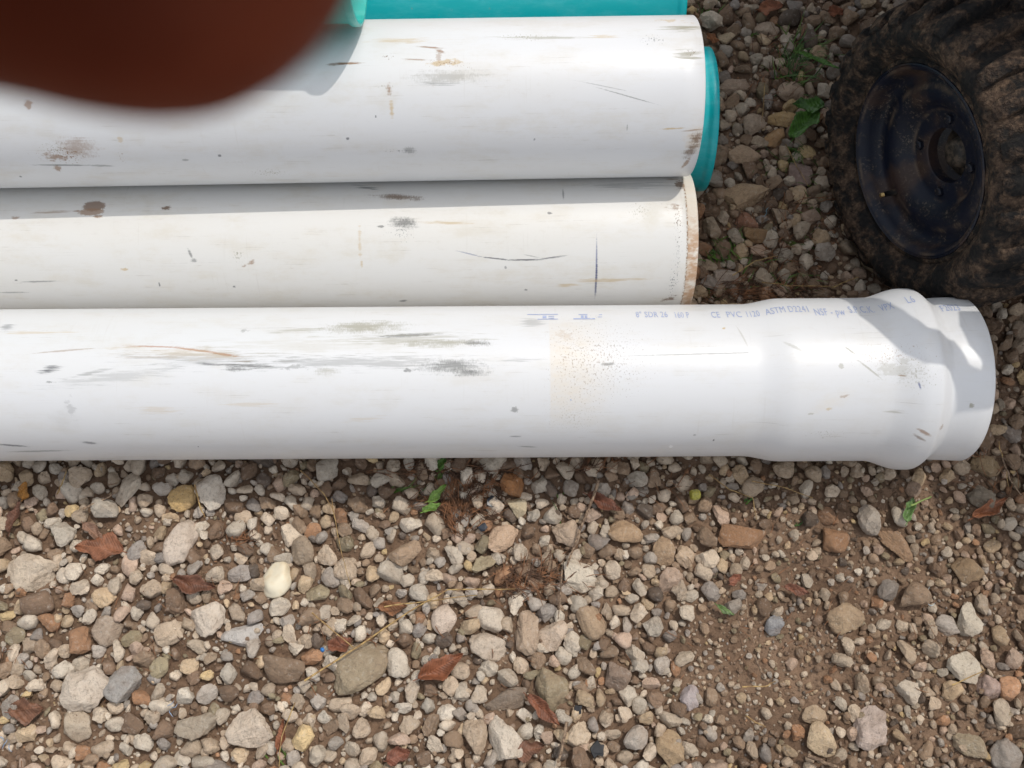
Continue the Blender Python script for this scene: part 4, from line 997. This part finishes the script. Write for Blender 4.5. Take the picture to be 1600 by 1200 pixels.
def rounded(g, pts, rad, n=28):
    """tube through points with ball ends, radii eased"""
    pts = [np.array(p, float) for p in pts]; P = []; Q = []
    for a_ in range(len(pts) - 1):
        p0 = pts[max(a_ - 1, 0)]; p1 = pts[a_]; p2 = pts[a_ + 1]; p3 = pts[min(a_ + 2, len(pts) - 1)]
        for t in np.linspace(0, 1, 8)[:-1]:
            P.append(0.5 * (2 * p1 + (p2 - p0) * t + (2 * p0 - 5 * p1 + 4 * p2 - p3) * t * t + (3 * p1 - p0 - 3 * p2 + p3) * t ** 3)); Q.append(rad[a_] + (rad[a_ + 1] - rad[a_]) * (3 * t * t - 2 * t ** 3))
    P.append(pts[-1]); Q.append(rad[-1])
    d0 = (P[0] - P[1]) / np.linalg.norm(P[0] - P[1]); d1 = (P[-1] - P[-2]) / np.linalg.norm(P[-1] - P[-2])
    A = [(P[0] + d0 * Q[0] * sin(t), max(Q[0] * cos(t), 1e-5)) for t in np.linspace(pi / 2, 0.15, 9)]
    B = [(P[-1] + d1 * Q[-1] * sin(t), max(Q[-1] * cos(t), 1e-5)) for t in np.linspace(0.15, pi / 2, 9)]
    L = A + list(zip(P, Q)) + B
    g.tube([p for p, _ in L], [q for _, q in L], n)
g = Geo()
mcp = (-0.098, 0.012, -0.004)
rounded(g, [tip, i1, i2, i3, mcp, (-0.112, -0.02, 0.004)], [0.0091, 0.0094, 0.0098, 0.0102, 0.0125, 0.016])
rounded(g, [(-0.028, -0.014, -0.0075), (-0.044, -0.013, -0.013), (-0.066, -0.012, -0.022), (-0.094, -0.012, -0.006), (-0.112, -0.03, 0.004)], [0.0068, 0.0078, 0.0088, 0.0115, 0.015])
rounded(g, [(-0.034, -0.031, -0.0075), (-0.048, -0.032, -0.013), (-0.070, -0.031, -0.020), (-0.096, -0.031, -0.005), (-0.114, -0.036, 0.004)], [0.0064, 0.0073, 0.0083, 0.011, 0.015])
rounded(g, [(-0.050, -0.048, -0.0065), (-0.062, -0.049, -0.009), (-0.080, -0.049, -0.014), (-0.100, -0.048, -0.002), (-0.116, -0.045, 0.006)], [0.0056, 0.0063, 0.0073, 0.010, 0.014])
rounded(g, [(-0.042, 0.001, 0.0195), (-0.055, -0.002, 0.0225), (-0.076, -0.008, 0.027), (-0.098, -0.024, 0.020), (-0.118, -0.045, 0.008)], [0.0078, 0.0090, 0.0098, 0.014, 0.018])
for dy in (-0.014, 0.0, 0.012):
    rounded(g, [(-0.100, -0.022 + dy, 0.000), (-0.118, -0.038 + dy, 0.007), (-0.134, -0.060 + dy * 0.5, 0.014)], [0.014, 0.017, 0.019])
rounded(g, [(-0.128, -0.055, 0.012), (-0.150, -0.095, 0.024), (-0.190, -0.17, 0.05), (-0.235, -0.27, 0.08)], [0.022, 0.024, 0.033, 0.042])
hs_ = g.build('hand_skin', sk.m, hand)
rm = hs_.modifiers.new('remesh', 'REMESH'); rm.mode = 'VOXEL'; rm.voxel_size = 0.0014; rm.use_smooth_shade = True
sm_ = hs_.modifiers.new('smooth', 'SMOOTH'); sm_.factor = 0.5; sm_.iterations = 6
nm = NB('fingernail', 0.3); nm.color((0.42, 0.2, 0.15))
g = Geo()
tv = Vector(tip); av = (Vector(tip) - Vector(i1)).normalized(); dn = Vector((0, 0, -1)); dn = (dn - av * dn.dot(av)).normalized(); sd_ = av.cross(dn)
vs = []; 
for a in range(7):
    for c_ in range(7):
        s_ = (c_ - 3) / 3; t = a / 6
        vs.append(tv + av * (-0.004 + t * 0.0105) * 1.0 + sd_ * s_ * 0.0056 * (1 - 0.25 * t * t) + dn * (0.0083 - 0.0026 * s_ * s_ - 0.0022 * t * t))
g.add(vs, [(a * 7 + c_, a * 7 + c_ + 1, a * 7 + c_ + 8, a * 7 + c_ + 7) for a in range(6) for c_ in range(6)])
fn = g.build('fingernail', nm.m, hand)
so = fn.modifiers.new('t', 'SOLIDIFY'); so.thickness = 0.0005
phone = empty('phone', (0, YC, H), LM, 'dark phone held in the hand just above the picture, taking the photograph', 'phone')
pm = NB('dark phone glass', 0.15); pm.color((0.01, 0.01, 0.012))
g = Geo(); g.box((-0.004, 0.020, 0.0072), (0.158, 0.076, 0.008), 0.35); g.build('phone_body', pm.m, phone)
g = Geo(); g.box((-0.004, 0.020, 0.0115), (0.150, 0.069, 0.0006), 0.3); g.build('screen', pm.m, phone)

# ------------------------------------------------------------------ leaves, stems, needles, weeds, scraps
def ground_top(x, y):
    return soil_z(x, y) + 0.011
def leaf(px, py, hl, hw, ang, colr, lab, curl=0.25, lift=0.006, z=None, serr=0.04, green=False):
    P = gp(px, py, 0.012); s_ = ((P - CAMP) @ FW) / F
    L = hl * s_; Wd = hw * s_; rg = random.Random(int(px * 7 + py)); n, m = 22, 8
    vs = []
    for i_ in range(n + 1):
        t = i_ / n; wv = (sin(pi * min(1, t ** 0.85)) ** 0.75) * (1 - 0.25 * t) * 1.05
        wv = max(wv, 0.02) * (1 + serr * (1 if i_ % 2 else -1)) * (1 + 0.10 * sin(t * 9 + px) + 0.06 * sin(t * 23 + py))
        for j_ in range(m + 1):
            c_ = (j_ - m / 2) / (m / 2)
            x = (t * 2 - 1) * L; y = c_ * Wd * wv * (1 + (0.16 * sin(t * 13 + py) if c_ > 0 else 0.16 * sin(t * 11 + px))) + Wd * 0.22 * sin(t * 3.1 + px)
            zz = curl * Wd * (abs(c_) ** 1.6) * wv + 0.18 * L * curl * (2 * t - 1) ** 2 + 0.0007 * sin(t * 40 + abs(c_) * 9) + 0.14 * Wd * sin(t * 7 + c_ * 3 + px) + 0.08 * Wd * sin(t * 17 + c_ * 5)
            vs.append((x, y, zz))
    fs = [(i_ * (m + 1) + j_, (i_ + 1) * (m + 1) + j_, (i_ + 1) * (m + 1) + j_ + 1, i_ * (m + 1) + j_ + 1) for i_ in range(n) for j_ in range(m)]
    b = NB('leaf ' + lab[:12], 0.55 if not green else 0.4, 0.35); oc = b.obj()
    sp_ = b.node('ShaderNodeSeparateXYZ'); b.l.new(oc, sp_.inputs[0])
    ay_ = b.math('ABSOLUTE', sp_.outputs[1])
    vein = b.math('SINE', b.math('MULTIPLY', b.math('SUBTRACT', sp_.outputs[0], b.math('MULTIPLY', ay_, 0.8)), 1500 if not green else 900))
    base = lin(*colr); base = base if green else tuple(0.5 * x + 0.42 * y for x, y in zip(base, lin(120, 90, 70))); dk = tuple(x * 0.55 for x in base); lt = tuple(min(1, x * 1.25) for x in base)
    c = b.mix(b.ramp(b.noise(oc, 90, 5, 0.65), 0.38, 0.66), base, dk)
    c = b.mix(b.math('MULTIPLY', b.ramp(vein, 0.6, 1.0), 0.3), c, lt)
    c = b.mix(b.ramp(ay_, 0.0006, 0.0002), c, lt)
    b.color(c); b.bump(b.math('ADD', vein, b.noise(oc, 300, 4)), 0.35, 0.0006)
    root = empty('plant_leaf' if green else 'dead_leaf', (P[0], P[1], (z if z is not None else ground_top(P[0], P[1]) + lift)), None, lab, 'leaf', None if green else 'dead leaves on the gravel')
    root.rotation_mode = 'XYZ'; root.rotation_euler = (rg.uniform(-.18, .18), rg.uniform(-.15, .15), radians(ang))
    o = link_mesh('blade', vs, fs, b.m, root); so = o.modifiers.new('t', 'SOLIDIFY'); so.thickness = 0.00035
    g = Geo(); g.tube([(-L * 1.22, 0.001, 0.0), (-L, 0, 0.0005), (0, 0, 0.0003)], [0.0007, 0.0007, 0.0003], 5); g.build('stalk', b.m, root)
    return root
for a in LEAVES:
    leaf(*a)

# dry stems: each one its own thing
straw = NB('dry straw', 0.6, 0.3); straw.color(straw.mix(straw.ramp(straw.noise(straw.obj(), 120, 3), 0.4, 0.6), lin(176, 148, 98), lin(136, 108, 72)))
twigm = NB('grey brown twig', 0.75, 0.2); twigm.color(twigm.mix(twigm.ramp(twigm.noise(twigm.obj(), 200, 4), 0.4, 0.6), lin(150, 128, 106), lin(98, 80, 66)))
def stem(pts, wpx, mat, lab, zs=0.018, cat='stem', name='dry_stem'):
    Q = [gp(x, y, zs) for x, y in pts]; rg = random.Random(int(pts[0][0]))
    fine = []
    for a_, b_ in zip(Q, Q[1:]):
        for t in np.linspace(0, 1, 5)[:-1]:
            fine.append(a_ + (b_ - a_) * t + np.array([rg.uniform(-.0006, .0006), rg.uniform(-.0006, .0006), rg.uniform(-.0015, .002)]))
    fine.append(Q[-1]); r = wpx / 2 / 1060
    g = Geo(); c0 = fine[0]; g.tube([p - c0 for p in fine], [r * (1 - 0.5 * k / len(fine)) for k in range(len(fine))], 7); mat = getattr(mat, 'm', mat)
    o = g.build(name, mat, None); o.location = c0; setp(o, lab, cat, 'dry stems lying on the gravel'); return o
for a in [
 ([(936, 752), (918, 800), (900, 845), (886, 885)], 5.5, twigm, 'long thick dry stem leaning across the tan rounded stone'),
 ([(878, 886), (876, 930), (872, 968)], 2.4, twigm, 'thin grey stem below the long thick dry stem'),
 ([(476, 1064), (560, 1010), (640, 955), (700, 922), (805, 920)], 3.2, straw, 'yellow straw running from the ridged stone to the needle heap'),
 ([(487, 958), (520, 985), (552, 1012)], 2.6, straw, 'short yellow straw crossing behind the big ridged stone'),
 ([(600, 948), (660, 940), (745, 930)], 2.4, straw, 'straight straw beside the longer yellow straw'),
 ([(518, 780), (530, 850), (548, 915)], 1.6, straw, 'hair thin bent stem right of the pale cream pebble'),
 ([(461, 1098), (440, 1150), (436, 1200)], 1.8, straw, 'thin bent stem at the bottom left of centre'),
 ([(886, 1128), (880, 1160), (872, 1192)], 6, twigm, 'dark rotten twig at the bottom next to the tan block'),
 ([(1166, 930), (1169, 975), (1180, 1008)], 2.0, twigm, 'pale thread like root on the bare soil'),
 ([(1178, 1024), (1188, 1045), (1194, 1060)], 4.5, twigm, 'short white stub of root on the bare patch'),
 ([(1262, 1180), (1290, 1192), (1310, 1199)], 7, twigm, 'pale twig end at the bottom edge on the right'),
 ([(1160, 1073), (1195, 1073), (1212, 1064)], 2.4, straw, 'short straw below the white stub of root'),
 ([(1440, 958), (1462, 995), (1478, 1030)], 2.6, twigm, 'thin dark stem left of the pale half buried stone'),
 ([(1488, 1070), (1520, 1056), (1540, 1046)], 2.2, straw, 'short straw by the pale block at the right side'),
 ([(1165, 1118), (1180, 1128), (1196, 1136)], 2.6, straw, 'bent straw bit at the lower edge of the bare patch'),
 ([(1565, 715), (1578, 750), (1600, 778)], 3.0, twigm, 'pale curved stem in the shade at the right edge'),
 ([(1560, 690), (1571, 730), (1576, 760)], 1.8, straw, 'thin upright straw in the shade right of the bell end'),
 ([(1108, 742), (1140, 765), (1176, 778), (1182, 812)], 1.8, straw, 'kinked straw just below the bell neck'),
 ([(1175, 752), (1225, 762), (1270, 778)], 1.8, straw, 'thin straw below the bell neck pointing right'),
 ([(305, 758), (312, 790), (320, 808)], 3.0, straw, 'straw lying over the pale blocky stone below the pipe'),
 ([(470, 735), (505, 770), (522, 800)], 2.0, straw, 'bent straw under the front pipe left of centre'),
 ([(130, 795), (155, 784), (180, 770)], 4, twigm, 'flat brown splinter below the front pipe at the left'),
 ([(90, 772), (98, 752), (104, 735)], 2.4, straw, 'greenish stem under the front pipe at the far left'),
 ([(1145, 430), (1180, 408), (1215, 400)], 2.0, straw, 'pale stem right of the stained pipe end'),
 ([(1190, 442), (1245, 447), (1300, 448)], 2.0, straw, 'pale stem along the foot of the tyre'),
 ([(1228, 225), (1240, 250), (1262, 290)], 1.8, straw, 'pale stem under the green leaves'),
 ([(1300, 450), (1322, 440), (1342, 433)], 2.2, straw, 'short pale stem touching the tyre foot'),
 ([(1195, 130), (1193, 165), (1190, 190)], 1.6, straw, 'upright hair thin stem in the shaded strip')]:
    stem(*a)

# pine needles and grass: countless
def strands(name, lab, spots, mat, rad, green=False):
    g = Geo(); rg = random.Random(5)
    for (px, py, hx, hy, n, ln, up, a0, da) in spots:
        for _ in range(n):
            x = px + rg.gauss(0, hx * 0.5); y = py + rg.gauss(0, hy * 0.5); P = gp(x, y, 0.006)
            a = radians(a0 + rg.uniform(-da, da)); L = ln / 1060 * rg.uniform(0.5, 1.25); bend = rg.uniform(-0.5, 0.5)
            z0 = ground_top(P[0], P[1]) + (rg.uniform(-0.006, 0.006) if not green else -0.012); pts = []
            gap = pipe_gap(P[0], P[1])
            if gap < 0.03: continue
            for k in range(5):
                t = k / 4; aa = a + bend * t
                pts.append((P[0] + cos(aa) * L * t * (1 if not green else 0.75), P[1] + sin(aa) * L * t * (1 if not green else 0.75), z0 + (up * L * (t - 0.45 * t * t) if green else up * L * (t - t * t) + rg.uniform(-.0008, .0008))))
            r = rad * rg.uniform(0.7, 1.25)
            if green:
                b_ = len(g.v); vs = []
                for k, p in enumerate(pts):
                    w_ = r * (1 - (k / 4) ** 2 * 0.92); nx, ny = -sin(a), cos(a)
                    vs += [(p[0] - nx * w_, p[1] - ny * w_, p[2] + w_ * 0.4), (p[0], p[1], p[2]), (p[0] + nx * w_, p[1] + ny * w_, p[2] + w_ * 0.4)]
                g.add(vs, [(k * 3 + q, k * 3 + q + 1, k * 3 + q + 4, k * 3 + q + 3) for k in range(4) for q in range(2)])
            else: g.tube(pts, [r, r, r, r * 0.9, r * 0.4], 4)
    o = g.build(name, mat, None); setp(o, label=lab, kind='stuff'); return o
ndl = NB('dry pine needle', 0.6, 0.3); ndl.color(ndl.mix(ndl.ramp(ndl.noise(ndl.obj(), 60, 3), 0.4, 0.6), lin(140, 98, 68), lin(84, 62, 48)))
strands('pine_needles', 'heap of dry orange brown pine needles and dead grass among the gravel', [
 (735, 780, 50, 36, 150, 48, 0.25, 70, 80), (715, 812, 26, 34, 90, 50, 0.2, 100, 50), (660, 790, 40, 14, 50, 40, 0.2, 10, 40), (820, 905, 70, 22, 110, 46, 0.25, 20, 60), (815, 925, 30, 24, 50, 34, 0.2, 90, 80), (690, 735, 110, 10, 80, 50, 0.2, 15, 40),
 (368, 842, 26, 14, 60, 24, 0.2, 30, 80), (1150, 455, 60, 14, 60, 44, 0.3, 0, 60), (1220, 400, 60, 60, 40, 50, 0.3, 30, 90), (1250, 450, 50, 12, 50, 40, 0.3, 160, 60), (920, 735, 60, 10, 30, 44, 0.3, 60, 60), (1010, 760, 60, 20, 20, 40, 0.3, 0, 90), (1210, 100, 50, 60, 60, 40, 0.3, 30, 90), (1230, 340, 60, 60, 50, 56, 0.3, 30, 90), (1180, 450, 80, 16, 60, 54, 0.3, 0, 70), (1190, 160, 30, 30, 20, 34, .3, 0, 90), (1560, 740, 30, 50, 18, 50, 0.3, 100, 60), (300, 905, 40, 12, 30, 20, 0.3, 0, 90), (640, 1000, 300, 90, 60, 26, 0.2, 0, 90), (250, 1000, 250, 150, 60, 22, 0.2, 0, 90), (1280, 950, 250, 150, 70, 24, 0.2, 0, 90)], ndl.m, 0.00055)
grn = NB('green grass blade', 0.45, 0.35); grn.color(grn.mix(grn.ramp(grn.noise(grn.obj(), 40, 3), 0.4, 0.6), lin(92, 120, 50), lin(58, 88, 36)))
strands('grass', 'thin green grass blades growing through the gravel beside the pipes', [
 (1200, 430, 60, 18, 26, 44, 0.7, 10, 70), (1280, 300, 16, 60, 24, 44, 0.8, 150, 60), (1150, 395, 40, 14, 16, 50, 0.7, 150, 40), (1240, 110, 26, 46, 90, 60, 0.9, 60, 80), (1265, 70, 30, 20, 26, 60, 0.8, -30, 40), (1255, 235, 22, 20, 30, 50, 0.8, 210, 60), (1215, 250, 30, 14, 14, 44, 0.8, 200, 60), (1130, 395, 26, 14, 20, 40, 0.8, 160, 30), (1115, 460, 16, 10, 12, 30, 0.8, 60, 60), (1155, 370, 30, 16, 10, 40, .8, 30, 60), (1110, 20, 20, 12, 12, 30, 0.8, 40, 60),
 (685, 742, 14, 8, 12, 30, 0.8, 80, 50), (600, 765, 60, 5, 14, 40, 0.5, 0, 20), (878, 800, 4, 30, 5, 40, 0.6, 95, 20), (1185, 50, 20, 10, 10, 30, .8, 20, 60), (1175, 790, 20, 20, 6, 30, 0.6, 60, 40), (1250, 820, 10, 4, 4, 20, .6, 20, 30), (430, 1190, 30, 10, 8, 30, .7, 90, 60), (1265, 380, 30, 30, 12, 40, .8, 120, 60)], grn.m, 0.0011, True)
leaf(1252, 203, 38, 17, 55, (74, 112, 44), 'broad green leaf next to the tyre in the shaded strip', 0.5, 0.03, green=True)
leaf(1256, 178, 24, 15, 170, (70, 106, 44), 'small green leaf above the broad one next to the tyre', 0.5, 0.034, green=True)
leaf(1270, 112, 34, 5, -28, (84, 122, 50), 'slim green blade shaped leaf in the shaded strip near the tyre top', 0.4, 0.04, green=True)
leaf(683, 770, 20, 7, 40, (112, 142, 62), 'small bright green leaf under the front pipe left of the needles', 0.4, 0.01, green=True)
leaf(674, 792, 16, 7, 30, (104, 134, 60), 'lower small green leaf beside the dry needles', 0.4, 0.008, green=True)
leaf(1421, 797, 22, 8, 70, (104, 132, 78), 'folded green sprout leaf below the bell end', 0.9, 0.012, green=True)
leaf(1134, 953, 16, 5, -30, (96, 118, 66), 'small green leaf sliver on the right gravel', 0.4, 0.005, green=True)
leaf(692, 724, 12, 7, 80, (78, 112, 44), 'green leaf half hidden below the edge of the front pipe', 0.4, 0.014, green=True)
gs = NB('green sprout stalk', 0.5); gs.color(lin(130, 150, 80))
o = stem([(1424, 790), (1436, 784), (1455, 776)], 3.5, gs.m, 'green stalk of the folded sprout below the bell end', 0.022)

# scraps
def scrap(name, lab, cat, px, py, build, colr, rough=0.4, z=0.004):
    P = gp(px, py, 0.012); b = NB('scrap ' + name, rough); oc = b.obj()
    b.color(b.mix(b.ramp(b.noise(oc, 260, 4), 0.4, 0.65), lin(*colr), tuple(x * 0.6 for x in lin(*colr))))
    n_smooth = name == 'blue_thread'
    g = Geo(); build(g); o = g.build(name, b.m, None, n_smooth); o.location = (P[0], P[1], ground_top(P[0], P[1]) + z); setp(o, lab, cat); return o
def cap_(g):
    g.lathe_x([(-0.007, 0.0), (-0.007, 0.0066), (-0.006, 0.0072), (0.005, 0.0072), (0.007, 0.0062), (0.007, 0.0045), (-0.004, 0.0045), (-0.004, 0)], 20)
    for k in range(20):
        a = 2 * pi * k / 20; g.box((0.0, 0.0073 * sin(a), 0.0073 * cos(a)), (0.010, 0.0009, 0.0009), 0)
cp = scrap('bottle_cap', 'small translucent yellow plastic cap on the gravel under the pipe neck', 'cap', 1087, 772, cap_, (176, 168, 70)); cp.rotation_euler = (0.2, 0.1, 0.12)
def shard(seed, n, r, th):
    def f(g):
        rg = random.Random(seed); p = [(r * rg.uniform(0.5, 1.1) * cos(2 * pi * k / n), r * rg.uniform(0.5, 1.1) * sin(2 * pi * k / n)) for k in range(n)]
        vs = [(x, y, th * (1 + 0.6 * sin(x * 400))) for x, y in p] + [(x * 1.08, y * 1.08, -th) for x, y in p]
        g.add(vs, [tuple(range(n)), tuple(range(2 * n - 1, n - 1, -1))] + [(k, n + k, n + (k + 1) % n, (k + 1) % n) for k in range(n)])
    return f
scrap('glass_shard', 'dark glossy shard inside the heap of pine needles', 'shard', 771, 783, shard(2, 7, 0.012, 0.0015), (30, 36, 46), 0.3)
scrap('glass_shard', 'second dark shard lower in the heap of pine needles', 'shard', 755, 822, shard(9, 6, 0.008, 0.0015), (34, 40, 50), 0.3)
def rag(seed, n, L):
    def f(g):
        rg = random.Random(seed)
        for _ in range(n):
            a = rg.uniform(0, 6.28); p = Vector((rg.gauss(0, L * .25), rg.gauss(0, L * .25), 0)); pts = []
            for k in range(5): pts.append(p.copy()); a += rg.uniform(-.9, .9); p = p + Vector((cos(a), sin(a), rg.uniform(-.25, .3))) * L * 0.22
            g.tube(pts, [w_ * (0.22 if n < 5 else 1) for w_ in (0.0012, 0.0022, 0.0026, 0.0018, 0.0008)], 6)
    return f
scrap('rubber_scrap', 'black crumpled scrap by the bottom edge beside the tan block', 'scrap', 936, 1172, shard(31, 11, 0.013, 0.0015), (32, 31, 33), 0.6)
scrap('rubber_scrap', 'small black round scrap above the crumpled black one', 'scrap', 904, 1109, shard(14, 9, 0.008, 0.0012), (36, 34, 36), 0.6)
scrap('blue_thread', 'pale blue fibres between stones in the lower left gravel', 'thread', 264, 1102, rag(5, 3, 0.014), (140, 165, 195), 0.6)
scrap('blue_thread', 'pale blue fibres at the left edge near the bottom', 'thread', 12, 1156, rag(6, 3, 0.016), (140, 165, 195), 0.6)
scrap('blue_thread', 'light blue thread on the soil at the right', 'thread', 1445, 941, rag(7, 2, 0.022), (190, 208, 215), 0.6)
scrap('blue_thread', 'tiny bright blue chip beside the big ridged stone', 'thread', 501, 1015, shard(5, 5, 0.004, 0.001), (50, 120, 190), 0.5)
scrap('blue_thread', 'light blue fibre in the shade in front of the stained pipe end', 'thread', 1197, 331, rag(8, 2, 0.014), (120, 165, 180), 0.6)
